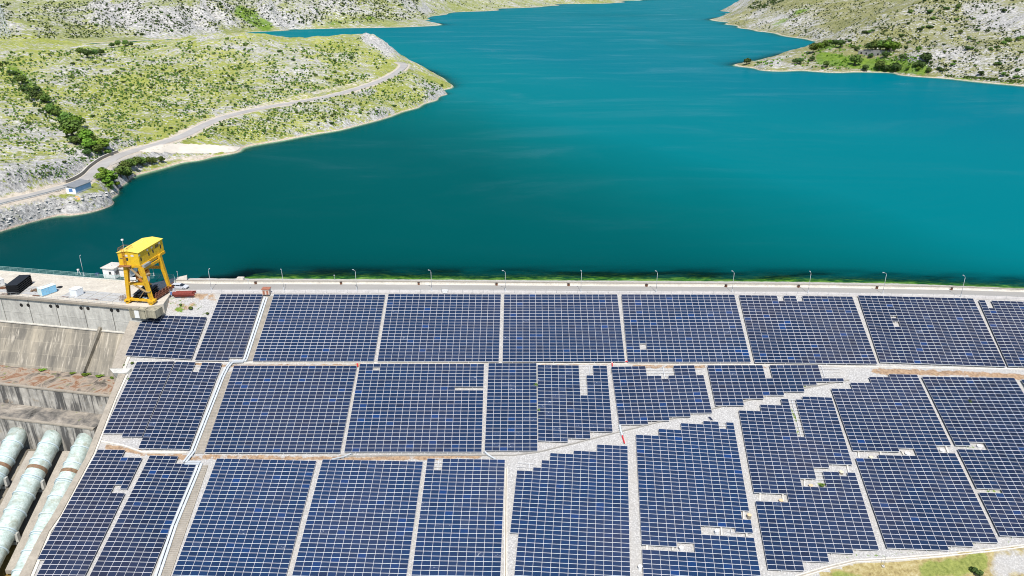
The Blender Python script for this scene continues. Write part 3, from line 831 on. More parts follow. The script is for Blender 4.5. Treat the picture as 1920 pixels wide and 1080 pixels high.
for (pts, lb) in (([(1166.5, 816), (1171, 831)], "red plastic pipe lying below the diagonal kerb"), ([(1147.6, 680), (1148.2, 687)], "red plastic pipe crossing the berm between top and middle tier"),
                  ([(1172, 677.4), (1178, 677.8)], "short red plastic bar under the corner of a top tier array"), ([(669.5, 681), (671, 687.5)], "thin red pipe on the berm at an aisle between middle tier arrays")):
    P = at_slope(*np.array(pts, float).T, 0.3)
    tt = thing("plastic_pipe", lb, "pipe", tuple(P[1]))
    MB().tube([P[0], P[1]], 0.15, 8).build("pipe", M_RED, tt)
    MB().box(P[0], (0.36, 0.2, 0.34)).build("end_cap", M_WHITE, tt)

K1 = [(640, 854.5), (720, 854), (840, 853), (960, 853.5), (1010, 847), (1080, 830), (1170, 807), (1260, 785), (1345, 764), (1430, 744), (1520, 725), (1592, 712)]
strip_px("kerb_wall", "thin grey concrete kerb climbing diagonally across the dam face", "kerb", [(x, y - 1.3) for x, y in K1], K1, 0.28, 0.5, concrete("kerb_grey", (0.30, 0.285, 0.26), scale=0.5))
K2 = [(225, 679.5), (330, 679), (420, 681), (520, 681), (700, 680.7), (940, 681.5), (1180, 683), (1420, 684.5), (1660, 688.5), (1900, 692), (1960, 694)]
strip_px("kerb_wall", "straight pale kerb along the berm under the top tier arrays", "kerb", [(x, y - 1.6) for x, y in K2], K2, 0.12, 0.4, M_CONC_PALE)
K3 = [(190, 828), (232, 836), (266, 848), (300, 849), (350, 849)]
strip_px("kerb_wall", "bent pale kerb on the soil strip near the training wall", "kerb", [(x, y - 2.6) for x, y in K3], K3, 0.3, 0.5, M_CONC_PALE)
def drain(label, lp, rp, depth=0.35, w=0.3):
    L = at_slope(*path_px(lp, n=8).T, 0.3); Rr = at_slope(*path_px(rp, n=8).T, 0.3)
    tt = thing("drain_channel", label, "drain channel", tuple(L[-1]))
    MB().slab(L, L + (Rr - L) * w, 0.6).slab(Rr + (L - Rr) * w, Rr, 0.6).build("kerb", M_CONC_PALE, tt)
    MB().ribbon(L + (Rr - L) * w - (0, 0, depth * 0.7), Rr + (L - Rr) * w - (0, 0, depth * 0.7)).build("channel_bed", M_CONC, tt)
drain("pale open concrete drain channel running straight down between two lowest tier arrays", [(946.8, 877), (945.6, 960), (944.5, 1086)], [(951.6, 877), (951.2, 960), (951.2, 1086)])
drain("pale curving concrete drain channel below the lowest solar arrays, beside the grass", [(1490, 1079), (1548, 1061), (1602, 1048.5), (1680, 1044.5), (1760, 1038), (1840, 1030), (1925, 1019.5), (2000, 1008)],
      [(1494, 1085), (1550, 1068), (1604, 1054.5), (1682, 1050.5), (1762, 1044), (1842, 1036), (1926, 1025.5), (2001, 1014)])
# concrete ties in the cap pits
tie = [(1213, 1022, 1213, 1031), (1262, 1025, 1261, 1033), (1352, 988, 1353, 1004), (1399, 1000, 1400, 1007), (1394, 958, 1394, 974), (1425, 926, 1425, 940), (1467, 928, 1469, 941), (1508, 900, 1508, 912), (1588, 872, 1591, 886), (1609, 848, 1611, 860), (1650, 848, 1651, 853), (1690, 846, 1695, 854), (1773, 838, 1778, 850)]
for i, (a, b_, c, d) in enumerate(tie):
    P = at_slope(np.array((a, c), float), np.array((b_, d), float), 0.2)
    o = MB().beam(P[0], P[1], 0.3, 0.3).beam(P[0] + (0, -0.02, 0.14), P[0] + (0, -0.3, 0.14), 0.4, 0.12).build("concrete_sleeper", M_CONC_PALE, origin=tuple(P[0]))
    props(o, "short pale concrete sleeper lying in a gap among the lowest solar arrays", "sleeper", "concrete sleepers in the gaps of the lowest arrays")
# measuring-well caps
M_CAPW = plain("cap_white", (0.78, 0.77, 0.75), 0.6, 0.06)
M_CAPY = plain("cap_cream", (0.70, 0.60, 0.42), 0.7, 0.15, 1.5)
M_CAPO = plain("cap_rust", (0.72, 0.50, 0.30), 0.7, 0.25, 1.5)
def cap(x, y, label, mat, h=0.75, r=0.42):
    p = at_slope(np.array(float(x)), np.array(float(y)), 0.0)
    tt = thing("well_cap", label, "well cap", tuple(p), group="round well caps among the lowest arrays")
    MB().tube([(0, 0, -0.2), (0, 0, h)], r, 16).build("pipe", M_CAPW if mat is M_CAPW else M_CONC, tt, rel=True)
    MB().tube([(0, 0, h), (0, 0, h + 0.07), (0, 0, h + 0.12)], [r * 1.1, r * 1.1, r * 0.8], 16).build("lid", mat, tt, rel=True)
cap(1277, 1032, "white well cap beside a mossy patch in the row gap nearest the photo's bottom edge", M_CAPW)
cap(1343.5, 1001, "white well cap in the gap above the one beside the mossy patch", M_CAPW)
cap(1200, 1067, "white well cap standing alone in the gravel aisle", M_CAPW, 0.7, 0.4)
cap(1404, 971, "rusty cream well cap at the edge of the array with three gaps", M_CAPO)
cap(1464, 941, "rusty cream well cap at the end of a long rectangular gap", M_CAPO, 0.4)
cap(1520, 913, "rusty cream well cap beside a green tuft", M_CAPO, 0.4)
cap(1577, 887.5, "cream well cap under the stepped corner of the array with the weedy slot", M_CAPY, 0.4)
cap(1632.5, 860, "cream well cap, first of three along the split array", M_CAPY, 0.4)
cap(1701, 853, "whitish well cap, second of three along the split array", M_CAPW, 0.4, 0.5)
cap(1766, 847, "whitish well cap, third of three along the split array", M_CAPW, 0.4, 0.5)
cap(1836, 839, "whitish well cap in an overgrown row gap near the photo's edge", M_CAPW, 0.4, 0.5)
# loose module on the gravel
q = [at_slope(np.array(a), np.array(b_), 0.12) for a, b_ in ((1332.5, 788.3), (1337.5, 787.8), (1331.5, 780.8), (1326.3, 781.6))]
b_ = sum(q) / 4
tt = thing("loose_panel", "single dark solar module lying loose on the gravel below the diagonal kerb", "solar panel", tuple(b_))
V, Fc, MI, TI = [], [], [], []
panel_geo(*[k - b_ for k in q], 0.05, V, Fc, MI, TI); link_mesh("module", V, Fc, MI, TI, tt)
# survey stake on the grass
p = at_slope(np.array(1656.0), np.array(1062.0), 0.0)
tt = thing("survey_post", "thin grey post on the dry grass below the curving drain channel", "post", tuple(p))
MB().tube([(0, 0, -0.2), (0.1, 0, 2.4)], 0.04, 5).build("post", M_STEEL, tt, rel=True)
MB().box((0, 0, 0.06), (0.5, 0.5, 0.2)).build("footing", M_CONC_PALE, tt, rel=True)
# ------------------------------------------------------------------ concrete intake works (its own axes: u along the dam, v upstream)
A_ = at_z(np.array(0.0), np.array(556.0)); B_ = at_z(np.array(262.0), np.array(579.0))
UV = (B_ - A_); UV[2] = 0; UV /= np.linalg.norm(UV)
VV = np.array((-UV[1], UV[0], 0.0))
RZ = math.atan2(UV[1], UV[0])
def W(u, v, z): return B_ + UV * u + VV * v + np.array((0, 0, z))
def uv_of(p):
    q = np.asarray(p) - B_; return q @ UV, q @ VV
def uv_px(px, py, z=0.0): return uv_of(at_z(np.array(float(px)), np.array(float(py)), z))
def at_v(px, py, v):
    d = ray(np.array(float(px)), np.array(float(py))); t = ((B_ + VV * v - CAM) @ VV) / (d @ VV); return CAM + d * t
def prof_hit(py, v0, z0, dv, dz, px=100.0):
    """march from (v0,z0) along (dv,dz) in the section plane until the bearing row py is met"""
    d = ray(np.array(px), np.array(float(py))); a, b = d @ VV, d[2]
    c0, cz = (CAM - B_) @ VV, CAM[2]
    # c0 + t a = v0 + s dv ; cz + t b = z0 + s dz
    M_ = np.array([[a, -dv], [b, -dz]]); t, s = np.linalg.solve(M_, np.array([v0 - c0, z0 - cz]))
    return v0 + s * dv, z0 + s * dz
pr = [(0.0, 0.0)]
pr.append(prof_hit(611, *pr[-1], 0, -1))
pr.append(prof_hit(695, *pr[-1], -math.cos(R(50)), -math.sin(R(50))))
pr.append(prof_hit(731, *pr[-1], -1, -0.02))
pr.append(prof_hit(766, *pr[-1], 0, -1))
pr.append(prof_hit(795, *pr[-1], -1, -0.02))
pr.append(prof_hit(848, *pr[-1], 0, -1))
print("INTAKE PROFILE", [(round(a, 1), round(b, 1)) for a, b in pr])
U_L = -150.0
def extr(p0, p1, u0, u1, n=30):
    a = [W(u, p0[0], p0[1]) for u in np.linspace(u0, u1, n)]; b = [W(u, p1[0], p1[1]) for u in np.linspace(u0, u1, n)]
    return a, b
dam = thing("intake_dam", "weathered grey concrete intake dam with round drain holes under its deck edge", "dam", tuple(W(0, 0, pr[1][1])))
# deck
u_b, v_b = uv_px(190, 523); v_up = v_b
deck_mat = concrete("deck_concrete", (0.50, 0.46, 0.39), scale=0.3)
MB().prism([W(U_L, 0.4, 0)[:2], W(-0.3, 0.4, 0)[:2], W(4.0, 4, 0)[:2], (-92.2, 1.0), (-91.6, 4.2), (-91.5, 9.2), (-93.2, 13.6), W(-8, v_up, 0)[:2], W(U_L, v_up, 0)[:2]], -9, 0.0).build("deck", deck_mat, dam)
# coping with small overhang, then the wall
MB().box(W(U_L / 2, -0.1, 0.2), (-U_L, 0.9, 0.55), rz=RZ).build("coping", M_CONC, dam)
hw = pr[1][1]
bw = MB()
nb = 18
for i in range(nb):
    u0, u1 = U_L + (0 - U_L) * i / nb, U_L + (0 - U_L) * (i + 1) / nb
    g = 0.12
    bw.add([W(u0 + g, -0.12, -0.05), W(u1 - g, -0.12, -0.05), W(u1 - g, -0.12, hw), W(u0 + g, -0.12, hw), W(u0 + g, 0.5, -0.05), W(u1 - g, 0.5, -0.05), W(u1 - g, 0.5, hw), W(u0 + g, 0.5, hw)],
           [(0, 1, 2, 3), (4, 5, 1, 0), (1, 5, 6, 2), (0, 3, 7, 4)])
    zm = hw * 0.56
    bw.box(W((u0 + u1) / 2, -0.13, zm), (u1 - u0 - 0.3, 0.06, 0.10), rz=RZ)
bw.build("wall_face", M_CONC_WALL, dam)
# drain holes, pairs
for i, x in enumerate((-4, 40, 53, 95, 108, 152, 165, 209, 221)):
    y = np.interp(x, [0, 40, 53, 95, 108, 152, 165, 209, 221], [570.5, 572, 572.3, 574, 574.4, 577.6, 578.2, 581.6, 582.2])
    p = at_v(x, y, -0.13)
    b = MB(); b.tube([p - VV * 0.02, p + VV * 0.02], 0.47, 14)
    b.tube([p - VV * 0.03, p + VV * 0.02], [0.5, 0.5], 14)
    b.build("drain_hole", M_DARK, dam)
# apron
a, b = extr(pr[1], pr[2], U_L, 5, 60)
MB().ribbon(a, b).build("apron", M_CONC_OLD, dam)
ua, va = uv_of(at_v(190, 617, pr[1][0])); 
b = MB()
e0, e1 = W(ua, pr[1][0], pr[1][1] + 0.9), W(ua - 1.2, pr[2][0], pr[2][1] + 0.7)
b.beam(e0, e1, 0.7, 1.1, up=tuple(np.cross(UV, e1 - e0)))
b.build("apron_rib", M_CONC_OLD, dam)
b = MB()
b.box(W(-74, pr[1][0] - 0.18, pr[1][1] + 0.06), (150, 0.5, 0.3), rz=RZ)
b.build("apron_ledge", M_CONC_PALE, dam)
# pilaster blocks and pale door under the crane
b = MB(); b.box(W(-0.5, -0.05, -1.2), (4.4, 1.2, 2.5), rz=RZ); b.box(W(-0.4, -0.05, 0.12), (4.8, 1.5, 0.4), rz=RZ); b.box(W(3.3, 0.9, -1.0), (3.0, 3.0, 2.1), rz=RZ)
b.build("crane_plinth", concrete("plinth_concrete", (0.36, 0.33, 0.24), streak=0.5), dam)
b = MB(); b.box(W(-0.6, -0.69, -1.3), (1.3, 0.08, 2.1), rz=RZ); b.build("pale_door", M_WHITE, dam)
# two stepped retaining walls below the apron
def step_wall(label, p0, p1, p2, mt, u1):
    t = thing("retaining_wall", label, "retaining wall", tuple(W(u1, *p2)))
    a, b = extr(p0, p1, U_L, u1, 40)
    MB().ribbon(a, b).build("ledge", mt, t)
    a2 = [q + (0, 0, 0.06) for q in [W(u, p1[0] + 0.6, p1[1]) for u in np.linspace(U_L, u1, 8)]]; b2 = [W(u, p1[0] - 0.12, p1[1] + 0.06) for u in np.linspace(U_L, u1, 8)]
    MB().slab(a2, b2, 0.35).build("coping", M_CONC, t)
    f = MB()
    a, b = extr(p1, p2, U_L, u1, 40)
    f.ribbon(b, a)
    c = W(u1, p1[0], p1[1]); d = W(u1, p2[0], p2[1]); e = W(u1, p1[0] + 14, p1[1]); g = W(u1, p2[0] + 14, p2[1])
    f.quad(c, d, g, e)
    f.build("wall_face", M_CONC_STREAK, t)
    return t
def ledge_mat():
    k = Mat("rusty_ledge")
    n = k.noise(0.22, 6, 0.65, dist=0.7)
    c = k.ramp(n, [(0.30, (0.04, 0.035, 0.03)), (0.42, (0.17, 0.145, 0.12)), (0.50, (0.33, 0.27, 0.21)), (0.58, (0.20, 0.095, 0.05)), (0.72, (0.42, 0.36, 0.28))])
    g = k.noise(0.5, 5, 0.7); c = k.mix(k.ramp(g, [(0.6, 0.0), (0.68, 0.8)]), c, (0.16, 0.20, 0.04))
    k.color(c); k.set(0.95, 0, 0.2); k.bump(k.noise(1.5, 6), 0.4, 0.2); return k.m
def ledge2_mat():
    k = Mat("mossy_ledge")
    n = k.noise(0.25, 7, 0.7, dist=0.5)
    c = k.ramp(n, [(0.30, (0.03, 0.03, 0.027)), (0.46, (0.15, 0.14, 0.125)), (0.6, (0.30, 0.265, 0.22)), (0.72, (0.42, 0.39, 0.34))])
    g = k.noise(0.4, 5, 0.7); c = k.mix(k.ramp(g, [(0.64, 0.0), (0.7, 0.8)]), c, (0.15, 0.19, 0.04))
    k.color(c); k.set(0.95, 0, 0.2); k.bump(k.noise(1.5, 6), 0.4, 0.2); return k.m
uw1 = uv_of(at_v(211, 745, pr[3][0]))[0]; uw2 = uv_of(at_v(174, 800, pr[5][0]))[0]
step_wall("upper streaked concrete retaining wall with a rusty ledge below the sloping apron", pr[2], pr[3], pr[4], ledge_mat(), uw1)
step_wall("lower streaked concrete retaining wall behind the penstock mouths", pr[4], pr[5], (pr[6][0], pr[6][1] - 6), ledge2_mat(), uw2)
# tufts
# training wall (two lengths with a block between them)
def tw(label, i0, i1, off, lb_down):
    L = at_slope(*path_px(TW_L[i0:i1], n=10).T, off); Rr = at_slope(*path_px(TW_R[i0:i1], n=10).T, off)
    t = thing("training_wall", label, "wall", tuple(L[-1]))
    MB().slab(L, Rr, lb_down, down_b=1.2).build("wall", M_CONC, t)
    Rr2 = Rr + (Rr - L) * 0.28
    MB().slab(Rr + (0, 0, -0.25), Rr2 + (0, 0, -0.25), 1.0).build("gutter", M_CONC_PALE, t)
    return t
tw("upper pale training wall between the apron and the small solar array", 0, 3, 0.5, 11)
tw("lower pale training wall running down beside the penstocks", 3, 10, 0.5, 26)
P = at_slope(np.array((205.0, 246.0, 236.0, 212.0)), np.array((691.0, 690.5, 700.0, 699.5)), 0.75)
t = thing("wall_block", "flared pale concrete block joining the two training walls", "concrete block", tuple(P[3]))
b = MB(); top = [tuple(p) for p in P]; low = [tuple(p + np.array((1.2, 2.0, -6.5)) * (1, 1, 1)) for p in P]
b.add(top + low, [(0, 1, 2, 3), (4, 5, 6, 7), (0, 1, 5, 4), (1, 2, 6, 5), (2, 3, 7, 6), (3, 0, 4, 7)])
b.build("block", M_CONC_WALL, t)

# ------------------------------------------------------------------ penstocks
def pen_mat():
    k = Mat("penstock_paint")
    n = k.noise(0.55, 7, 0.7, k.mapped((0.7, 1.6, 1.6)), 0.5); n2 = k.noise(2.2, 6, 0.7, k.mapped((0.5, 2.2, 2.2)))
    c = k.ramp(n, [(0.30, (0.30, 0.355, 0.33)), (0.45, (0.42, 0.51, 0.475)), (0.62, (0.58, 0.66, 0.635))])
    c = k.mix(k.math('MULTIPLY', k.ramp(n2, [(0.5, 0.0), (0.68, 1.0)]), 0.6), c, (0.24, 0.25, 0.18))
    low = k.math('MULTIPLY', k.ramp(k.noise(0.5, 6, 0.7), [(0.5, 0.0), (0.66, 1.0)]), 0.55)
    c = k.mix(low, c, (0.26, 0.25, 0.17))
    k.color(c); k.set(0.42, 0.0, 0.45); return k.m
M_PEN = pen_mat()
M_RING = plain("ring_paint", (0.50, 0.60, 0.64), 0.45, 0.12, 1.0)
M_RUST = plain("rust_band", (0.22, 0.15, 0.09), 0.8, 0.4, 1.5, dirt=(0.3, 0.06, 0.03), dirt_amt=0.3)
SL = R(23.5)
AX = np.array((0, -math.cos(SL), -math.sin(SL)))
twL = at_slope(*np.array(TW_L, float)[4:6].T, 0.5)
RP = 2.2
x3 = -104.5
PEN = []
for k_, (px, py, xx, lb) in enumerate(((151, 828, -33.5, "pale green riveted penstock pipe hard against the training wall"), (89, 822, -32.0, "stained pale green penstock pipe between two others"), (22, 817, -30.5, "pale green penstock pipe farthest from the solar arrays, cut off by the photo's edge"))):
    top = at_dist(np.array(float(px)), np.array(float(py)), xx - CAM[1]) - np.array((0, 0, RP * 0.9))
    PEN.append(top)
    t = thing("penstock", lb, "penstock pipe", tuple(top), group="penstock pipes below the intake")
    b = MB(); pts = [top - AX * 3.0] + [top + AX * s for s in np.arange(0, 100, 6.0)]
    b.tube(pts, RP, 40); b.build("pipe", M_PEN, t, smooth=True)
    s = 0.6; i = 0
    while s < 92:
        o = MB(); c = top + AX * s
        o.tube([c - AX * 0.14, c + AX * 0.14], RP + 0.24, 40)
        wide = i % 3 == 2
        if wide: o.tube([c + AX * 0.45, c + AX * 0.65], RP + 0.2, 40)
        o.build("stiffening_ring", M_RING, t)
        if wide:
            sd = MB(); cc = c + AX * 0.25
            sd.box(cc + (RP * 0.98, 0, -RP * 0.55), (1.1, 0.9, 2.2)); sd.box(cc + (-RP * 0.98, 0, -RP * 0.55), (1.1, 0.9, 2.2)); sd.box(cc + (0, 0, -RP - 0.3), (4.2, 0.9, 1.2))
            sd.build("saddle", M_CONC_WALL, t)
        s += 4.35; i += 1
    o = MB(); c = top + AX * 7.0
    o.tube([c - AX * 0.45, c + AX * 0.45], RP + 0.06, 40); o.build("rust_band", M_RUST, t)
# bed below the penstocks
def bed_mat():
    k = Mat("penstock_bed")
    n = k.noise(0.12, 6, 0.65, k.mapped((2.2, 0.6, 1)))
    c = k.ramp(n, [(0.32, (0.07, 0.06, 0.048)), (0.5, (0.17, 0.15, 0.12)), (0.68, (0.30, 0.27, 0.22))])
    f = k.math('MULTIPLY', k.math('SUBTRACT', -49.0, k.xyz(1)), 0.35, clamp=True)
    m = k.ramp(k.noise(0.35, 6, 0.7), [(0.3, (0.09, 0.06, 0.02)), (0.5, (0.20, 0.13, 0.035)), (0.7, (0.25, 0.19, 0.06))])
    k.color(k.mix(f, c, m)); k.set(0.95, 0, 0.2); k.bump(k.noise(1.2, 6), 0.4, 0.2); return k.m
bx0, bx1 = x3 - 130, x3 + 11
tb = PEN[0] + np.array((0, 8, 0)) - AX * 0; zb = tb[2] - RP - 1.8 + 8 * math.tan(SL)
print('PEN', PEN, 'tw', twL)
Xb, Sb = np.meshgrid(np.linspace(bx0, bx1, 120), np.linspace(0, 110, 130))
Yb = tb[1] - 4 - Sb * math.cos(SL); Zb = zb - 4 * math.tan(SL) - 0.6 - Sb * math.sin(SL) + 0.25 * fbm(Xb * 0.5, Yb * 0.5, 3, 31)
grid_mesh("penstock_bed", Xb, Yb, Zb, bed_mat())
for dx, lb in ((-5.2, "grey concrete walkway between the two nearer penstock pipes"), (-13.6, "grey concrete walkway beyond the middle penstock pipe")):
    c0 = PEN[0] + np.array((dx, 2, -RP - 1.9 + 4 * math.tan(SL)))
    t = thing("walkway", lb, "walkway", tuple(c0))
    L = [c0 + AX * s + (-1.1, 0, 0.3) for s in np.linspace(0, 30, 12)]; Rr = [c0 + AX * s + (1.1, 0, 0.3) for s in np.linspace(0, 30, 12)]
    MB().slab(L, Rr, 1.0).build("slab", M_CONC_STAIR, t)

# ------------------------------------------------------------------ deck furniture
M_TILE = concrete("deck_plates", (0.40, 0.40, 0.39), scale=0.6, pale=0.15)
tiles = [((62, 531), (245, 551), (236, 572), (6, 556))]
zt = 0.012
rows = 3
pl = 0
def deck_quad(pts, z):
    return [at_z(np.array(float(x)), np.array(float(y)), z) for x, y in pts]
# removable cover plates in rows between the beams
vA = uv_px(150, 561)[1]; vB = uv_px(150, 544)[1]
us = np.linspace(-46, -6, 11)
for i in range(10):
    for j in range(3):
        va_, vb_ = vA + (vB - vA) * j / 3, vA + (vB - vA) * (j + 1) / 3
        if i == 4: continue
        MB().box(W((us[i] + us[i + 1]) / 2, (va_ + vb_) / 2, 0.05), (us[i + 1] - us[i] - 0.25, vb_ - va_ - 0.25, 0.09), rz=RZ).build("deck_plate", M_TILE, dam)
# upstream mesh fence
M_FENCE = plain("fence_green", (0.25, 0.42, 0.40), 0.5, 0.1)
t = thing("mesh_fence", "thin blue green mesh fence along the water edge of the intake deck", "fence", tuple(W(-60, v_up - 0.4, 0)))
fl = [W(u, v_up - 0.4, 0) for u in np.arange(-92, -13, 2.4)]
b = MB()
for p0_, p1_ in zip(fl[:-1], fl[1:]):
    for k_ in range(1, 8): 
        q = p0_ + (p1_ - p0_) * k_ / 8; b.beam(q + (0, 0, 0.1), q + (0, 0, 1.6), 0.03, 0.03)
    for zz in (0.4, 0.8, 1.2): b.beam(p0_ + (0, 0, zz), p1_ + (0, 0, zz), 0.03, 0.03)
b.build("mesh", M_FENCE, t)
b = MB()
for p0_, p1_ in zip(fl[:-1], fl[1:]): b.beam(p0_ + (0, 0, 1.6), p1_ + (0, 0, 1.6), 0.06, 0.06)
b.build("top_rail", M_FENCE, t)
for p0_ in fl: MB().tube([p0_, p0_ + (0, 0, 1.65)], 0.05, 5).build("post", M_FENCE, t)
MB().box(W(-81, v_up - 0.4, 0.12), (136, 0.5, 0.3), rz=RZ).build("kerb", M_CONC_PALE, t)
# pier beyond the crane with its own fence
pa_ = at_z(np.array((245.0, 331.0, 330.0, 300.0)), np.array((520.0, 523.5, 533.0, 533.0)), 0.02)
b = MB().prism([tuple(p[:2]) for p in pa_], -6, 0.03)
# end fence
f2 = [at_z(np.array(x), np.array(y), 0.0) for x, y in ((255.0, 521.6), (275.0, 522.2), (300.0, 523.0), (327.0, 524.0), (329.0, 530.0))]
t2 = thing("mesh_fence", "short blue green mesh fence on the deck corner behind the gantry crane", "fence", tuple(f2[0]))
b = MB()
for p0_, p1_ in zip(f2[:-1], f2[1:]):
    n_ = max(4, int(np.linalg.norm(p1_ - p0_) / 0.35))
    for k_ in range(n_): 
        q = p0_ + (p1_ - p0_) * k_ / n_; b.beam(q, q + (0, 0, 1.5), 0.03, 0.03)
    for zz in (0.5, 1.0, 1.5): b.beam(p0_ + (0, 0, zz), p1_ + (0, 0, zz), 0.04, 0.04)
b.build("mesh", M_FENCE, t2)
for p0_ in f2: MB().tube([p0_, p0_ + (0, 0, 1.6)], 0.05, 5).build("post", M_FENCE, t2)
# downstream deck railing
t = thing("deck_railing", "thin grey railing along the intake deck edge above the drain holes", "railing", tuple(W(-30, -0.1, 0.47)))
b = MB()
for zz in (0.55, 1.05): b.beam(W(U_L, -0.1, 0.47 + zz), W(-8, -0.1, 0.47 + zz), 0.04, 0.04)
b.build("rail", M_STEEL, t)
for u in np.arange(-76, -7.5, 1.8): MB().tube([W(u, -0.1, 0.47), W(u, -0.1, 1.54)], 0.03, 4).build("post", M_STEEL, t)

def uvthing(name, label, cat, px, py, z=0.0, group=None, rz=0.0):
    return thing(name, label, cat, tuple(at_z(np.array(float(px)), np.array(float(py)), z)), RZ + rz, group)
# white control house: two flat roofed volumes
t = uvthing("control_house", "white flat roofed control house of two blocks on the deck by the water", "building", 208, 521)
MW = plain("white_render", (0.78, 0.77, 0.75), 0.8, 0.06, 0.4, dirt=(0.5, 0.47, 0.42), dirt_amt=0.15)
MR = concrete("flat_roof", (0.52, 0.49, 0.44), scale=0.5, pale=0.1)
MWIN = plain("window_glass_dark", (0.03, 0.04, 0.05), 0.15, 0.1, spec=0.6)
for c, s, (rw) in (((0, 1.6, 1.5), (3.6, 4.2, 3.0), 0), ((3.6, 3.0, 1.2), (3.2, 3.4, 2.4), 1)):
    MB().box(c, s).build("wall", MW, t, rel=True)
    MB().box((c[0], c[1], s[2] + 0.1), (s[0] + 0.7, s[1] + 0.7, 0.2)).build("roof", MR, t, rel=True)
for c, s in (((0.5, -0.52, 1.7), (0.8, 0.06, 0.9)), ((1.82, 0.6, 1.6), (0.06, 1.2, 1.2)), ((1.82, 2.6, 1.6), (0.06, 0.7, 0.8)), ((4.2, 1.28, 1.5), (0.6, 0.06, 0.6))):
    w_ = MB().box(c, s).build("window", plain("window_frame", (0.35, 0.33, 0.3), 0.6), t, rel=True)
    MB().box((c[0] + (0.02 if s[0] < 0.1 else 0), c[1] - (0.02 if s[1] < 0.1 else 0), c[2]), (s[0] * (1 if s[0] < .1 else .8), s[1] * (1 if s[1] < .1 else .8), s[2] * 0.8)).build("pane", MWIN, w_, rel=True)
b = MB(); b.tube([(2.6, 3.6, 3), (2.6, 3.6, 6.2)], 0.06, 6); b.box((2.6, 3.6, 5.6), (0.7, 0.3, 0.6)); b.box((2.4, 3.5, 4.6), (0.4, 0.3, 0.5)); b.tube([(2.0, 3.6, 6.0), (3.2, 3.6, 6.0)], 0.04, 5)
b.build("antenna_mast", M_STEEL, t, rel=True)
MB().tube([(-0.3, 1.2, 3.2), (-0.3, 1.2, 3.9)], 0.12, 8).build("vent", M_WHITE, t, rel=True)
tt = uvthing("step_ramp", "low white ramp wall beside the control house", "wall", 232, 524)
MB().add([(0, 0, 0), (4.5, 0, 0), (4.5, 0.35, 0), (0, 0.35, 0), (0, 0, 0.3), (4.5, 0, 1.0), (4.5, 0.35, 1.0), (0, 0.35, 0.3)], [(0, 1, 2, 3), (4, 5, 6, 7), (0, 1, 5, 4), (1, 2, 6, 5), (2, 3, 7, 6), (3, 0, 4, 7)]).build("wall", MW, tt, rel=True)
tt = uvthing("valve_box", "small red fitting standing beside the white control house", "valve", 215, 518.5)
MB().box((0, 0, 0.35), (0.4, 0.4, 0.7)).tube([(0, -0.1, 0.75), (0, -0.1, 0.9)], 0.3, 10).build("body", M_RED, tt, rel=True)
tt = uvthing("equipment_box", "small dark blue box at the fence end beside the control house", "box", 183, 517.5)
MB().box((0, 0, 0.4), (0.9, 0.6, 0.8)).box((0, 0, 0.83), (1.0, 0.7, 0.08)).build("body", plain("dark_blue", (0.03, 0.05, 0.14), 0.5), tt, rel=True)
tt = uvthing("pump_stand", "white tripod pump stand by the mesh fence and lamp post", "stand", 148.5, 515)
b = MB()
for a in range(3): b.tube([(0, 0, 1.5), (0.6 * math.cos(a * 2.1), 0.6 * math.sin(a * 2.1), 0)], 0.06, 5)
b.box((0, 0, 1.5), (0.5, 0.4, 0.4)); b.build("stand", M_WHITE, tt, rel=True)

# stoplog stack: separate black beams, bolted in five layers
tt = uvthing("stoplog_stack", "stack of long black steel stoplogs with rusty ends on the deck", "stoplog stack", 36, 552.5, 0, None, -0.02)
MBLK = plain("black_steel", (0.012, 0.013, 0.016), 0.6, 0.3, 1.2)
MRE = plain("rust_orange", (0.30, 0.10, 0.05), 0.8, 0.3, 2)
L0 = at_z(np.array(36.0), np.array(552.0)); L1 = at_z(np.array(62.0), np.array(531.5))
L2 = at_z(np.array(18.0), np.array(552.0))
du = Vector(L1 - L0); ln = du.length; rz_ = math.atan2(du.y, du.x)
wd = 3.0
tt.rotation_euler = (0, 0, rz_)
for k_ in range(5):
    b = MB(); z = 0.12 + k_ * 0.54
    b.box((ln / 2, wd / 2, z + 0.2), (ln, wd * 0.82, 0.12)); b.box((ln / 2, wd / 2, z + 0.43), (ln, wd, 0.08)); b.box((ln / 2, wd / 2, z), (ln, wd, 0.08))
    for x in np.linspace(0.3, ln - 0.3, 7): b.box((x, wd / 2, z + 0.21), (0.1, wd * 0.96, 0.36))
    b.build("stoplog", MBLK, tt, rel=True)
    MB().box((ln + 0.06, wd / 2, z + 0.2), (0.1, wd * 0.9, 0.4)).build("end_plate", MRE, tt, rel=True)
# cabinets
def cabinet(label, px, py, sx, sy, sz, m1, m2, doors, rz=0.0):
    tt = uvthing("metal_cabinet", label, "cabinet", px, py, 0, None, rz)
    MB().box((0, 0, sz / 2 + 0.08), (sx, sy, sz)).build("body", m1, tt, rel=True)
    MB().box((0, 0, sz + 0.12), (sx + 0.15, sy + 0.15, 0.1)).build("roof", m2, tt, rel=True)
    MB().box((0, 0, 0.05), (sx + 0.1, sy + 0.1, 0.12)).build("plinth", M_CONC, tt, rel=True)
    for i in range(doors):
        y = -sy / 2 + (i + 0.5) * sy / doors
        d_ = MB().box((sx / 2 + 0.03, y, sz / 2 + 0.1), (0.05, sy / doors * 0.88, sz * 0.86)).build("door", m1, tt, rel=True)
        MB().box((sx / 2 + 0.08, y + 0.2, sz / 2 + 0.1), (0.05, 0.06, 0.3)).build("handle", M_STEEL, d_, rel=True)
    return tt
MBLUE = plain("sky_blue_paint", (0.22, 0.50, 0.72), 0.5, 0.1, 0.8, dirt=(0.4, 0.5, 0.55), dirt_amt=0.2)
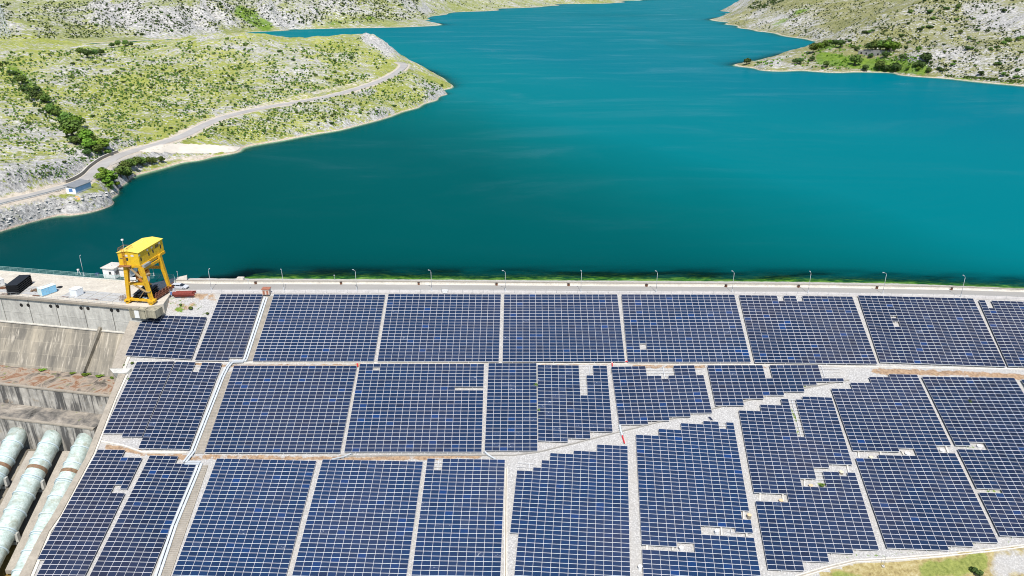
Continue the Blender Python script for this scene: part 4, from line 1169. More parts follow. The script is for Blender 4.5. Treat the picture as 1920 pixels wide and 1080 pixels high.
MBLUE_LIT = plain("sky_blue_lit_mint", (0.62, 0.74, 0.73), 0.6, 0.06)  # lit tone of the blue cabinet: sunlight put into the colour as pale mint
t = cabinet("sky blue metal cabinet, lit top and end coloured pale mint, on the intake deck", 90, 550.5, 1.9, 4.0, 2.0, MBLUE, MBLUE_LIT, 2, -0.30)
MB().box((0, -2.02, 1.1), (1.85, 0.05, 1.9)).build("lit_end_face", MBLUE_LIT, t, rel=True)  # thin sheet painting the cabinet's end face as lit
MB().tube([(0.5, -1.2, 2.2), (0.5, -1.2, 2.7), (0.5, 1.0, 2.7)], 0.05, 6).build("pipe", M_STEEL, t, rel=True)
cabinet("plain white metal cabinet on the deck between the blue cabinet and the crane", 145, 553.5, 2.3, 2.2, 1.9, plain("white_blue_paint", (0.70, 0.74, 0.78), 0.55, 0.05), M_WHITE, 1, -0.12)
cabinet("white cabinet at the photo's edge beyond the stoplog stack", -3, 537, 2.2, 2.6, 1.9, M_WHITE, M_WHITE, 1, -0.4)
tt = uvthing("timber_beams", "long brown timber beams lying at the deck behind the stoplog stack", "beams", -8, 543.5, 0, None, 0.5)
for k_ in range(3): MB().box((3, k_ * 0.4, 0.22), (7.5, 0.3, 0.35)).build("beam", M_BROWN, tt, rel=True)
tt = uvthing("scrap_heap", "small brown scrap heap between the stoplog stack and blue cabinet", "scrap", 70, 546)
b = MB()
rr_ = random.Random(4)
for k_ in range(26):
    c = (rr_.uniform(-1.5, 1.5), rr_.uniform(-0.7, 0.7), rr_.uniform(0.1, 0.5)); a = rr_.uniform(0, 3)
    b.beam((c[0] - math.cos(a) * 0.5, c[1] - math.sin(a) * 0.4, c[2]), (c[0] + math.cos(a) * 0.5, c[1] + math.sin(a) * 0.4, c[2] + rr_.uniform(-.1, .2)), 0.14, 0.12)
b.build("pieces", plain("scrap_brown", (0.20, 0.13, 0.08), 0.9, 0.4, 2.0), tt, rel=True)
tt = uvthing("round_lid", "dark round lid on the deck beside the blue cabinet", "lid", 112, 539)
MB().tube([(0, 0, 0), (0, 0, 0.18)], 0.75, 18).tube([(0, 0, 0.18), (0, 0, 0.26)], 0.3, 12).build("lid", MBLK, tt, rel=True)
for px, py, lb in ((10, 552, "rusty rod bundle on the deck by the stoplog stack's near end"), (68, 555.5, "rusty rod bundle on the deck before the blue cabinet"), (122, 557.5, "rusty rod bundle on the deck between blue and white cabinets"), (178, 561.5, "rusty rod bundle on the deck nearest the gantry crane")):
    tt = uvthing("rod_bundle", lb, "rods", px, py)
    b = MB()
    for k_ in range(7): b.beam((rr_.uniform(-1.2, -0.6), rr_.uniform(-.3, .3), 0.1), (rr_.uniform(0.6, 1.2), rr_.uniform(-.3, .3), 0.1 + rr_.uniform(0, .1)), 0.08, 0.08)
    b.build("rods", M_BROWN, tt, rel=True)

# ------------------------------------------------------------------ gantry crane
MY = plain("crane_yellow", (0.66, 0.38, 0.012), 0.6, 0.2, 0.9, dirt=(0.28, 0.15, 0.04), dirt_amt=0.42)
MY2 = plain("crane_yellow_cladding", (0.72, 0.46, 0.018), 0.6, 0.16, 1.1, dirt=(0.46, 0.26, 0.02), dirt_amt=0.35)
MYR = plain("crane_roof_yellow", (0.82, 0.62, 0.10), 0.5, 0.06, 0.7, dirt=(0.7, 0.45, 0.02), dirt_amt=0.15)
MOR = plain("hoist_orange", (0.52, 0.20, 0.035), 0.6, 0.25, 1.2)
def AT(px, py, z): return at_z(np.array(float(px)), np.array(float(py)), z)
FLf, FRf, BRf = AT(243, 566.5, 0), AT(286.5, 569.5, 0), AT(318.5, 543, 0)
BLf = FLf + (BRf - FRf)
ZC0, ZC1 = 10.3, 13.6
cFL, cFR, cBR = AT(224.4, 497, ZC0), AT(262.6, 497.8, ZC0), AT(307.6, 470, ZC0)
cBL = cFL + (cBR - cFR)
crane = thing("gantry_crane", "tall yellow gantry crane with a clad cabin on four legs on the dam deck", "crane", tuple((FLf + FRf + BRf + BLf) / 4))
tFL, tFR, tBR, tBL = [ctr * 0.86 + 0.14 * (cFL + cFR + cBR + cBL) / 4 for ctr in (cFL, cFR, cBR, cBL)]
tFL = AT(237, 502, 9.6); tFR = AT(264, 505, 9.2); tBR = AT(297.5, 480, 9.9); tBL = tFL + (tBR - tFR)
legs = ((FLf, tFL), (FRf, tFR), (BRf, tBR), (BLf, tBL))
for f_, tp in legs:
    MB().beam(f_ + (0, 0, 0.9), tp + (0, 0, 0.4), 0.75, 0.75, w1=1.05, h1=1.05).build("leg", MY, crane)
    b = MB(); b.box(f_ + (0, 0, 0.75), (1.5, 2.1, 0.6)); b.box(f_ + (0, 0.75, 0.35), (0.7, 0.6, 0.7)); b.box(f_ + (0, -0.75, 0.35), (0.7, 0.6, 0.7)); b.box(f_ + (0.5, 0.1, 0.9), (0.9, 0.8, 0.7))
    b.build("bogie", MY, crane)
    b = MB()
    for dy in (-0.7, 0.7): b.tube([f_ + (-0.18, dy, 0.32), f_ + (0.18, dy, 0.32)], 0.31, 12)
    b.build("wheel", MBLK, crane)
def at_leg(i, z):
    f_, tp = legs[i]; t_ = (z - 0.9) / (tp[2] - 0.5); return f_ + (tp - f_) * t_ * 1.0 * (1) if False else f_ + (tp - f_) * (z / tp[2])
for i, j, z in ((0, 1, 5.3), (2, 3, 6.6), (0, 3, 8.9), (1, 2, 8.9)):
    MB().beam(at_leg(i, z), at_leg(j, z), 0.6, 0.7).build("cross_beam", MY, crane)
MB().beam(FLf + (0, 0, 0.9), FRf + (0, 0, 0.9), 0.5, 0.6).build("sill_beam", MY, crane)
b = MB()
for p0_, p1_ in ((cFL, cBL), (cFR, cBR)):
    b.beam(p0_ + (0, 0, -0.35), p1_ + (0, 0, -0.35), 0.5, 0.7)
b.beam(cFL + (0, 0, -0.3), cFR + (0, 0, -0.3), 0.4, 0.5); b.beam(cBL + (0, 0, -0.3), cBR + (0, 0, -0.3), 0.4, 0.5)
b.build("girder", MY, crane)
def ext(p, z): return np.array((p[0], p[1], z))
ridF = (cFL + cFR) / 2; ridB = (cBL + cBR) / 2
cab = MB()
cab.add([ext(cFL, ZC0), ext(cFR, ZC0), ext(cBR, ZC0), ext(cBL, ZC0), ext(cFL, ZC1), ext(cFR, ZC1), ext(cBR, ZC1), ext(cBL, ZC1), ext(ridF, ZC1 + 0.5), ext(ridB, ZC1 + 0.5)],
        [(0, 3, 2, 1), (0, 1, 5, 8, 4), (1, 2, 6, 5), (2, 3, 7, 9, 6), (3, 0, 4, 7)])
cabo = cab.build("cabin", MY2, crane)
dx = UV * 0; fr = (cFR - cFL) / np.linalg.norm(cFR - cFL); bk = (cBR - cFR) / np.linalg.norm(cBR - cFR)
rf = MB()
for s0, s1 in ((cFL - fr * 0.2, ridF), (ridF, cFR + fr * 0.2)):
    z0 = ZC1 + (0.03 if s0 is not ridF else 0.53); z1 = ZC1 + (0.53 if s1 is ridF else 0.03)
    L_ = cBR - cFR
    q = [ext(s0 - bk * 0.2, z0), ext(s1 - bk * 0.2, z1), ext(s1 + L_ + bk * 0.2, z1), ext(s0 + L_ + bk * 0.2, z0)]
    rf.add(q + [p_ + np.array((0, 0, 0.09)) for p_ in q], [(0, 3, 2, 1), (4, 5, 6, 7), (0, 1, 5, 4), (1, 2, 6, 5), (2, 3, 7, 6), (3, 0, 4, 7)])
rf.build("roof", MYR, crane)
# windows and pale vents on the camera side and the long side
def face_box(p0_, d_, nrm, s, z, w_, h_, m_, nm):
    c = p0_ + d_ * s + nrm * 0.03; u2 = d_
    a_ = [c - u2 * w_ / 2 + np.array((0, 0, z - h_ / 2)), c + u2 * w_ / 2 + np.array((0, 0, z - h_ / 2)), c + u2 * w_ / 2 + np.array((0, 0, z + h_ / 2)), c - u2 * w_ / 2 + np.array((0, 0, z + h_ / 2))]
    a_ = [ext(p_, p_[2] - c[2]) for p_ in a_]
    MB().add(a_ + [p_ - nrm * 0.05 for p_ in a_], [(0, 1, 2, 3), (4, 7, 6, 5), (0, 4, 5, 1), (1, 5, 6, 2), (2, 6, 7, 3), (3, 7, 4, 0)]).build(nm, m_, crane)
nF = np.array((fr[1], -fr[0], 0)); nF = nF if nF[1] < 0 else -nF
nS = np.array((-bk[1], bk[0], 0)); nS = nS if nS[0] > 0 else -nS
MVENT = plain("vent_pale", (0.66, 0.62, 0.58), 0.5, 0.1); MGRILL = plain("grille_brown", (0.16, 0.12, 0.05), 0.6)
p0c = ext(cFL, 0); p0s = ext(cFR, 0)
face_box(p0c, fr, nF, 2.2, 12.9, 0.75, 0.5, MVENT, "vent"); face_box(p0c, fr, nF, 3.8, 12.9, 0.75, 0.5, MVENT, "vent")
face_box(p0c, fr, nF, 2.3, 11.9, 0.5, 0.8, MWIN, "window"); face_box(p0c, fr, nF, 0.9, 12.1, 0.9, 0.22, MGRILL, "grille")
for s, z, w_, h_, m_, nm in ((0.5, 12.9, 0.7, 0.45, MVENT, "vent"), (0.9, 11.7, 0.5, 0.9, MWIN, "window"), (4.3, 13.0, 0.7, 0.45, MVENT, "vent"), (4.6, 11.8, 0.5, 0.9, MWIN, "window"), (6.3, 13.0, 0.7, 0.45, MVENT, "vent"), (6.6, 11.9, 0.5, 0.9, MWIN, "window"), (8.7, 12.7, 1.6, 0.8, MGRILL, "grille"), (10.0, 13.0, 0.7, 0.45, MVENT, "vent"), (10.3, 11.9, 0.5, 0.9, MWIN, "window")):
    face_box(p0s, bk, nS, s, z, w_, h_, m_, nm)
# ladder on the front, walkway platform, stairs, grey duct, roof lamp
b = MB(); a_ = ext(cFL + fr * 1.4, ZC0) + nF * 0.35
for s in (0, 0.6): b.beam(a_ + fr * s, a_ + fr * s + np.array((0, 0, 4.6)), 0.07, 0.07)
for z in np.arange(0.2, 4.5, 0.35): b.beam(a_ + np.array((0, 0, z)), a_ + fr * 0.6 + np.array((0, 0, z)), 0.05, 0.05)
for z in (1.5, 2.3, 3.1, 3.9, 4.5): b.beam(a_ + nF * 0.6 + np.array((0, 0, z)), a_ + fr * 0.6 + nF * 0.6 + np.array((0, 0, z)), 0.05, 0.05)
b.build("ladder", MOR, crane)
b = MB(); b.beam(ext(cFL, ZC0 - 0.05) + nF * 0.6, ext(cFL, ZC0 - 0.05) + nF * 0.6 + fr * 3.2, 1.1, 0.12); b.build("platform", plain("rusty_platform", (0.26, 0.12, 0.05), 0.8, 0.3, 1.5), crane)
b = MB()
s0 = ext(cFL + fr * 2.6, ZC0 - 0.3) + nF * 0.5; s1 = at_leg(1, 5.6) + nF * 0.6 - fr * 0.2; s2 = at_leg(0, 5.2) + nF * 0.3; s3 = at_leg(1, 3.4) + nF * 0.3 - fr * 0.6
s00 = s0 + (s1 - s0) * 0.85; s00[2] = 7.3
b.beam(s0, s00, 0.7, 0.12); b.beam(s00, s2 + fr * 0.7 + (0, 0, 0.3), 0.7, 0.12); b.beam(s2 + fr * 1.5, s3 + (0, 0, 0), 0.7, 0.12); b.beam(s3, s3 + fr * 1.3, 0.9, 0.15)
b.beam(s00, s00 + bk * 2.2 + fr * 1.2 + (0, 0, 0.4), 0.9, 0.15)
b.beam(s3 - fr * 0.4, FLf + fr * 2.2 + nF * 0.2 + (0, 0, 0.2), 0.35, 0.12)
b.build("access_stairs", plain("weathered_stair_steel", (0.30, 0.23, 0.13), 0.7, 0.3, 1.5), crane)
b = MB()
d0 = ext(cFR, ZC0 - 0.4) - nF * 0.3 + nS * 0.5
b.beam(d0, d0 + bk * 3.0, 0.9, 0.7); b.build("duct", plain("duct_grey", (0.30, 0.31, 0.30), 0.5), crane)
rl = ext(ridF - fr * 1.2 + bk * 0.8, ZC1 + 0.3)
b = MB(); b.tube([rl, rl + (0, 0, 2.9)], 0.06, 6); b.build("mast", M_STEEL, crane)
MB().box(rl + (0, 0, 3.0), (0.5, 0.4, 0.35)).build("floodlight", M_WHITE, crane)
b = MB()
for s in np.linspace(0, 2.6, 6):
    q = ext(cFL + fr * 0.3 + bk * s, ZC1 + 0.05); b.beam(q, q + (0, 0, 1.0), 0.05, 0.05)
    q = ext(cFL + fr * 2.6 + bk * s, ZC1 + 0.4); b.beam(q, q + (0, 0, 1.0), 0.05, 0.05)
for f0 in (0.3, 2.6): b.beam(ext(cFL + fr * f0, ZC1 + 1.25), ext(cFL + fr * f0 + bk * 2.6, ZC1 + 1.25), 0.05, 0.05)
b.beam(ext(cFL + fr * 0.3 + bk * 2.6, ZC1 + 1.25), ext(cFL + fr * 2.6 + bk * 2.6, ZC1 + 1.25), 0.05, 0.05)
b.build("roof_railing", MOR, crane)
hc = (FLf + FRf) / 2 * 0.55 + (BLf + BRf) / 2 * 0.45
b = MB(); b.box(hc + (-0.6, 0, 6.3), (2.4, 3.0, 1.9)); b.box(hc + (-0.2, -1.4, 5.6), (2.0, 1.0, 2.6)); b.tube([hc + (0.2, -2, 5.0), hc + (1.6, -2, 5.0)], 0.8, 14)
b.build("hoist_block", MOR, crane)
MB().tube([hc + (1.0, -2.2, 5.9), hc + (1.9, -2.2, 5.9)], 0.7, 14).build("drum", M_WHITE, crane)
b = MB()
for k_ in range(4): b.tube([hc + (-0.6 + 0.4 * k_, 0, 7.2), hc + (-0.6 + 0.4 * k_, 0, 10.2)], 0.04, 5)
b.build("cable", MBLK, crane)
# loads under the crane
tt = thing("steel_beam_bundle", "bundle of black steel beams lying under the gantry crane", "steel beams", tuple(hc))
for k_ in range(9):
    b = MB(); x = -2.2 + (k_ % 3) * 1.35; z = 0.35 + (k_ // 3) * 0.62; y0_ = -2.6 + rr_.uniform(-.4, .4)
    b.box((x, y0_ + 3, z + 0.25), (0.9, 7.2, 0.08)); b.box((x, y0_ + 3, z - 0.22), (0.9, 7.2, 0.08)); b.box((x, y0_ + 3, z), (0.1, 7.2, 0.42))
    b.build("beam", MBLK, tt, rel=True)
tt = thing("roller_rack", "rusty red brown rack of gate rollers beside the crane's leg", "roller rack", tuple(AT(292, 562, 0)), RZ + 0.02)
for k_ in range(7):
    y_ = k_ * 1.45
    for s in (-0.45, 0.45):
        b = MB(); b.tube([(s - 0.12, y_, 0.75), (s + 0.12, y_, 0.75)], 0.72, 16); b.tube([(s - 0.2, y_, 0.75), (s + 0.2, y_, 0.75)], 0.25, 10)
        b.build("roller", plain("roller_rust", (0.13, 0.045, 0.025), 0.8, 0.4, 2.0), tt, rel=True)
b = MB()
for s in (-0.75, 0.75): b.beam((s, -0.8, 0.75), (s, 9.6, 0.75), 0.12, 0.5)
b.build("rack_frame", plain("rack_rust", (0.17, 0.06, 0.03), 0.8, 0.4, 2.0), tt, rel=True)
tt = thing("blue_drum", "blue grey winch drum under the front of the gantry crane", "winch", tuple(AT(274, 565.5, 0)))
MB().tube([(-0.6, 0, 0.7), (0.6, 0, 0.7)], 0.6, 16).build("drum", plain("blue_grey", (0.24, 0.33, 0.38), 0.5), tt, rel=True)
MB().box((0, 0, 0.15), (1.6, 1.2, 0.3)).box((-0.8, 0, 0.5), (0.12, 1.0, 0.8)).box((0.8, 0, 0.5), (0.12, 1.0, 0.8)).build("frame", M_STEEL, tt, rel=True)
tt = thing("wire_cage", "small rusty wire cage on the deck beside the gantry crane's leg", "cage", tuple(AT(232, 564, 0)))
b = MB()
for x in np.linspace(-0.8, 0.8, 5):
    for y in (-0.5, 0.5): b.beam((x, y, 0), (x, y, 1.4), 0.06, 0.06)
for z in (0.05, 0.7, 1.4):
    for y in (-0.5, 0.5): b.beam((-0.8, y, z), (0.8, y, z), 0.06, 0.06)
b.build("cage", M_BROWN, tt, rel=True)
tt = thing("steel_section_pile", "pile of rusty red steel sections lying on the gravel below the car", "steel pile", tuple(AT(345, 553, -0.1)), 0.03)
MRS = plain("red_oxide", (0.28, 0.06, 0.045), 0.75, 0.3, 1.5)
for k_ in range(8):
    b = MB(); y = (k_ % 4) * 0.55 - 0.8; z = 0.2 + (k_ // 4) * 0.42; x0_ = rr_.uniform(-2.9, -2.2)
    b.box((x0_ + 2.6, y, z), (5.2, 0.08, 0.34)); b.box((x0_ + 2.6, y, z + 0.17), (5.2, 0.36, 0.05)); b.box((x0_ + 2.6, y, z - 0.17), (5.2, 0.36, 0.05))
    b.build("section", MRS, tt, rel=True)
# two small barrels by the crane's landward foot
for px, py, m_, lb in ((321.5, 552.5, plain("barrel_blue", (0.14, 0.22, 0.45), 0.5), "small blue barrel beside the crane's road-side foot"), (326.5, 547, plain("barrel_grey", (0.5, 0.5, 0.55), 0.5), "small grey barrel between the crane foot and the car")):
    tt = thing("barrel", lb, "barrel", tuple(AT(px, py, 0)))
    MB().tube([(0, 0, 0), (0, 0, 0.3), (0, 0, 0.6), (0, 0, 0.9)], [0.29, 0.3, 0.3, 0.29], 14).build("drum", m_, tt, rel=True)
    MB().tube([(0, 0, 0.9), (0, 0, 0.93)], 0.27, 14).build("lid", M_STEEL, tt, rel=True)

# ------------------------------------------------------------------ silver estate car
def car(loc, rz, label):
    t = thing("car", label, "car", tuple(loc), rz)
    paint = plain("silver_paint", (0.52, 0.54, 0.57), 0.28, 0.03, spec=0.6)
    gl = plain("car_glass", (0.02, 0.025, 0.03), 0.08, 0.05, spec=0.7)
    sec = [(-2.2, 0.35, 0.78, 0.80), (-2.1, 0.3, 0.95, 0.86), (-1.0, 0.28, 0.97, 0.88), (0.4, 0.28, 0.95, 0.88), (1.2, 0.28, 0.90, 0.87), (2.0, 0.32, 0.74, 0.82), (2.25, 0.4, 0.6, 0.72)]
    b = MB(); vs = []
    for x, z0, z1, w in sec:
        vs += [(x, -w, z0), (x, -w, (z0 + z1) / 2 + 0.1), (x, -w * 0.93, z1), (x, w * 0.93, z1), (x, w, (z0 + z1) / 2 + 0.1), (x, w, z0)]
    fs = []
    for i in range(len(sec) - 1):
        for j in range(6): fs.append((i * 6 + j, i * 6 + (j + 1) % 6, (i + 1) * 6 + (j + 1) % 6, (i + 1) * 6 + j))
    fs += [tuple(range(6)), tuple(range((len(sec) - 1) * 6, len(sec) * 6))]
    b.add(vs, fs); b.build("body", paint, t, rel=True)
    def slabx(x0, x1, x2, x3, z0, z1, w0, w1):
        return [(x0, -w0, z0), (x3, -w0, z0), (x3, w0, z0), (x0, w0, z0), (x1, -w1, z1), (x2, -w1, z1), (x2, w1, z1), (x1, w1, z1)]
    bf = [(0, 3, 2, 1), (4, 5, 6, 7), (0, 1, 5, 4), (1, 2, 6, 5), (2, 3, 7, 6), (3, 0, 4, 7)]
    MB().add(slabx(-2.1, -1.75, 0.35, 1.2, 0.93, 1.36, 0.80, 0.64), bf).build("windows", gl, t, rel=True)
    MB().add(slabx(-1.85, -1.72, 0.28, 0.45, 1.35, 1.44, 0.66, 0.60), bf).build("roof", paint, t, rel=True)
    for x in (-1.85, -0.75, 0.25):
        MB().beam((x, -0.76, 0.98), (x + 0.16, -0.655, 1.37), 0.08, 0.05).beam((x, 0.76, 0.98), (x + 0.16, 0.655, 1.37), 0.08, 0.05).build("pillar", paint, t, rel=True)
    for x in (-1.35, 1.4):
        for y in (-0.8, 0.8):
            w_ = MB().tube([(x, y - 0.1, 0.32), (x, y + 0.1, 0.32)], 0.32, 18).build("wheel", plain("tyre", (0.02, 0.02, 0.02), 0.9), t, rel=True)
            MB().tube([(x, y - 0.115, 0.32), (x, y + 0.115, 0.32)], 0.19, 12).build("rim", M_STEEL, w_, rel=True)
    for y in (-0.6, 0.6):
        MB().box((2.2, y, 0.68), (0.12, 0.32, 0.14)).build("headlight", M_LENS, t, rel=True)
        MB().box((-2.17, y, 0.82), (0.08, 0.24, 0.22)).build("tail_light", M_RED, t, rel=True)
    for y in (-0.97, 0.97): MB().box((0.75, y, 1.02), (0.16, 0.16, 0.12)).build("mirror", paint, t, rel=True)
car(at_z(np.array(337.5), np.array(540.8), 0.01), -0.05, "silver estate car parked at the road end beside the gantry crane")
# deck lamp without arm near the car
tt = thing("marker_post", "thin pale post on the bank where the deck meets the crest road", "post", tuple(AT(334.5, 523.5, -0.4)))
MB().tube([(0, 0, -0.5), (0, 0, 2.2)], 0.05, 6).build("post", M_LAMP, tt, rel=True)
MB().box((0, 0, 2.3), (0.2, 0.1, 0.25)).build("plate", M_LAMP, tt, rel=True)
for i, (x, y) in enumerate(((467.5, 543), (627.5, 526))):
    tt = thing("road_marker", ("thin dark sign post on the road edge before the stair-head hut", "thin grey gauge post in the shallow water beyond the second lamp")[i], "post", tuple(AT(x, y, 0.0 if i == 0 else -1.4)))
    MB().tube([(0, 0, -0.8), (0, 0, 2.6 if i == 0 else 1.6)], 0.04, 5).build("post", M_STEEL, tt, rel=True)
    MB().box((0, 0, 2.6 if i == 0 else 1.6), (0.3, 0.05, 0.3)).build("plate", M_STEEL, tt, rel=True)
# ------------------------------------------------------------------ terrain: heights fitted through surveyed points
class Land:
    def __init__(s, pts, x0, x1, y0, y1, step, rough=1.0, seed=0, smooth=0.0):
        P = np.array(pts, float)
        _, ui = np.unique(np.round(P[:, :2] / 2), axis=0, return_index=True); P = P[ui]
        sc = 100.0; q = P[:, :2] / sc; n = len(P)
        r2 = ((q[:, None] - q[None]) ** 2).sum(-1)
        K = np.where(r2 > 0, 0.5 * r2 * np.log(r2 + 1e-12), 0) + np.eye(n) * smooth
        A = np.zeros((n + 3, n + 3)); A[:n, :n] = K; A[:n, n] = 1; A[:n, n + 1:] = q; A[n:, :n] = A[:n, n:].T
        b = np.concatenate([P[:, 2], np.zeros(3)]); w = np.linalg.solve(A, b)
        s.x0, s.y0, s.st = x0, y0, step
        xs = np.arange(x0, x1 + step, step); ys = np.arange(y0, y1 + step, step)
        s.X, s.Y = np.meshgrid(xs, ys)
        g = np.stack([s.X, s.Y], -1).reshape(-1, 2) / sc; Z = np.zeros(len(g))
        for i in range(0, len(g), 20000):
            d2 = ((g[i:i + 20000, None] - q[None]) ** 2).sum(-1)
            Z[i:i + 20000] = (0.5 * d2 * np.log(d2 + 1e-12)) @ w[:n] + w[n] + g[i:i + 20000] @ w[n + 1:]
        s.Z = Z.reshape(s.X.shape)
    def h(s, x, y, fill=-40.0):
        u = (np.asarray(x, float) - s.x0) / s.st; v = (np.asarray(y, float) - s.y0) / s.st
        ny, nx = s.Z.shape
        ok = (u >= 0) & (v >= 0) & (u < nx - 1) & (v < ny - 1)
        i = np.clip(u.astype(int), 0, nx - 2); j = np.clip(v.astype(int), 0, ny - 2)
        fu, fv = u - i, v - j
        z = (s.Z[j, i] * (1 - fu) + s.Z[j, i + 1] * fu) * (1 - fv) + (s.Z[j + 1, i] * (1 - fu) + s.Z[j + 1, i + 1] * fu) * fv
        return np.where(ok, z, fill)

def shore(px_pts, push=16, deep=-9.0):
    """shoreline points at water level plus deep points pushed toward the viewer"""
    out = []
    for x, y in px_pts:
        p = at_z(np.array(float(x)), np.array(float(y)), ZW + 0.05); out.append(p)
        d = (CAM - p); d[2] = 0; d /= np.linalg.norm(d)
        q = p + d * push; q[2] = deep; out.append(q)
    return out
def zp(lst): return [at_z(np.array(float(x)), np.array(float(y)), z) for x, y, z in lst]
def dp(lst): return [at_dist(np.array(float(x)), np.array(float(y)), g) for x, y, g in lst]

ROAD_PX = [(-60, 397, 5.5), (0, 380, 5.5), (60, 366, 5.5), (110, 353, 5.3), (148, 342, 5.0), (172, 329, 4.8), (188, 313, 4.8), (212, 297, 4.8), (250, 283, 5.0), (300, 269, 5.5), (345, 254, 6), (385, 234, 7), (430, 217, 8), (500, 201, 9), (560, 191, 9.5), (620, 180, 10), (690, 160, 11), (730, 144, 12), (752, 130, 12), (757, 121, 12), (744, 117, 12)]
road_c = np.array(zp(ROAD_PX))
S1 = [(-120, 470), (-60, 451), (0, 431), (60, 411), (110, 399), (150, 389), (200, 377), (222, 362), (236, 344), (252, 330), (300, 317), (350, 304), (400, 294), (445, 286), (455, 278), (520, 265), (600, 250), (660, 238), (720, 222), (780, 203), (818, 188), (838, 175), (843, 166)]
pts1 = shore(S1, 14, -8) + list(road_c)
tip = at_z(np.array(843.0), np.array(166.0), ZW)
# far side of the point, the cliff and the back shore
back = [tip + np.array((-6, 45, 0)), tip + np.array((-22, 105, 0)), tip + np.array((-50, 180, 0))]
for p in back:
    q = p.copy(); q[2] = ZW; pts1.append(q); q2 = p + np.array((16, 10, 0)); q2[2] = -9; pts1.append(q2)
cl = at_z(np.array(738.0), np.array(113.0), ZW); pts1 += [cl, cl + np.array((16, 6, -7)), cl + np.array((-4, 40, 0)), cl + np.array((8, 60, -7))]
pts1 += dp([(735, 100, 850), (725, 88, 838), (712, 75, 815), (690, 65.5, 800), (670, 64.5, 790), (650, 67, 775), (620, 71, 745), (600, 74, 725), (570, 79, 700), (540, 73, 705), (510, 68, 710), (480, 65, 715), (445, 63, 720), (400, 66, 715), (370, 70, 710), (330, 76, 700), (290, 79, 690), (240, 82, 690), (190, 82, 700), (140, 80, 760), (90, 77, 820), (40, 74, 880), (0, 72, 900)])
for x, g, z in ((690, 900, ZW), (600, 860, ZW - 2), (500, 850, ZW - 2), (400, 850, ZW - 2), (300, 850, ZW - 2), (220, 880, ZW - 2), (500, 930, -9), (350, 950, -9), (650, 960, -9), (760, 1000, -9)):
    t_ = (x - 960) / F_PX * (g * cP + 30); pts1.append(np.array((t_, CAM[1] + g, z)))
# slope interior
pts1 += zp([(830, 168, 2.0), (800, 160, 7), (780, 180, 3), (700, 200, 5), (600, 220, 5), (690, 175, 8.5), (560, 205, 7.5), (520, 230, 4.5)])
pts1 += dp([(740, 108, 720), (700, 115, 660), (620, 120, 620), (500, 120, 590), (400, 130, 560), (300, 150, 500), (620, 95, 690), (500, 95, 650), (380, 100, 630), (250, 110, 600), (150, 130, 540), (60, 110, 560), (10, 140, 500), (0, 105, 640), (120, 100, 660),
            (20, 220, 390), (100, 260, 355), (-60, 250, 350), (60, 300, 315), (130, 200, 420), (200, 230, 405), (280, 220, 430), (350, 200, 460), (-100, 320, 285), (-100, 180, 420), (-120, 120, 560), (-200, 350, 270), (-200, 200, 400), (-300, 470, 232), (-500, 500, 225), (-700, 450, 240), (-500, 300, 300)])
pts1 += zp([(262, 284, 4.6), (330, 276, 3.2), (400, 278, 1.0), (300, 287, 3.0), (360, 285, 1.6), (140, 366, 4.2), (172, 354, 4.2), (152, 368, 3.6), (185, 350, 4.0)])
L1 = Land(pts1, -640, -20, 30, 760, 1.7)
def seg_dist(X, Y, C):
    best = np.full(X.shape, 1e9); zz = np.zeros(X.shape)
    for a, b in zip(C[:-1], C[1:]):
        e = b[:2] - a[:2]; L = (e ** 2).sum()
        t = np.clip(((X - a[0]) * e[0] + (Y - a[1]) * e[1]) / L, 0, 1)
        d = np.hypot(X - a[0] - t * e[0], Y - a[1] - t * e[1]); m = d < best
        best = np.where(m, d, best); zz = np.where(m, a[2] + t * (b[2] - a[2]), zz)
    return best, zz
def smooth_line(C, n):
    C = np.array(C); t = np.arange(len(C)); T = np.linspace(0, len(C) - 1, n); out = []
    for k in range(3):
        p = C[:, k]; i = np.clip(T.astype(int), 0, len(C) - 2); f = T - i
        p0, p1, p2, p3 = p[np.maximum(i - 1, 0)], p[i], p[i + 1], p[np.minimum(i + 2, len(C) - 1)]
        out.append(0.5 * (2 * p1 + (p2 - p0) * f + (2 * p0 - 5 * p1 + 4 * p2 - p3) * f ** 2 + (3 * p1 - p0 - 3 * p2 + p3) * f ** 3))
    return np.stack(out, -1)
road_s = smooth_line(road_c, 160)
RD, RZ_ = seg_dist(L1.X, L1.Y, road_s[::2])
ramp_poly = at_z(*np.array([(258, 286), (295, 271), (350, 270), (452, 275), (446, 287), (380, 291), (300, 290)], float).T, 2.5)
def relief(X, Y, Z, amp, seed, far=False):
    rid = 1 - np.abs(2 * vnoise((X * 0.6 + Y * 0.35) * 0.06, (Y * 0.6 - X * 0.35) * 0.16, seed) - 1)
    n = fbm(X * 0.020, Y * 0.020, 4, seed + 3) * 14 + fbm(X * 0.13, Y * 0.13, 5, seed + 7) * 3.6 + (rid - 0.5) * 2.0
    k = np.clip((Z - ZW) / 5.0, 0.12, 1.0)
    return Z + n * amp * k
Z1 = relief(L1.X, L1.Y, L1.Z, 0.75, 11)
m = np.clip((RD - 4.2) / 5.0, 0, 1); m = m * m * (3 - 2 * m)
Z1 = np.where(L1.Z > ZW - 3, RZ_ * (1 - m) + Z1 * m, Z1)
L1.Z = Z1

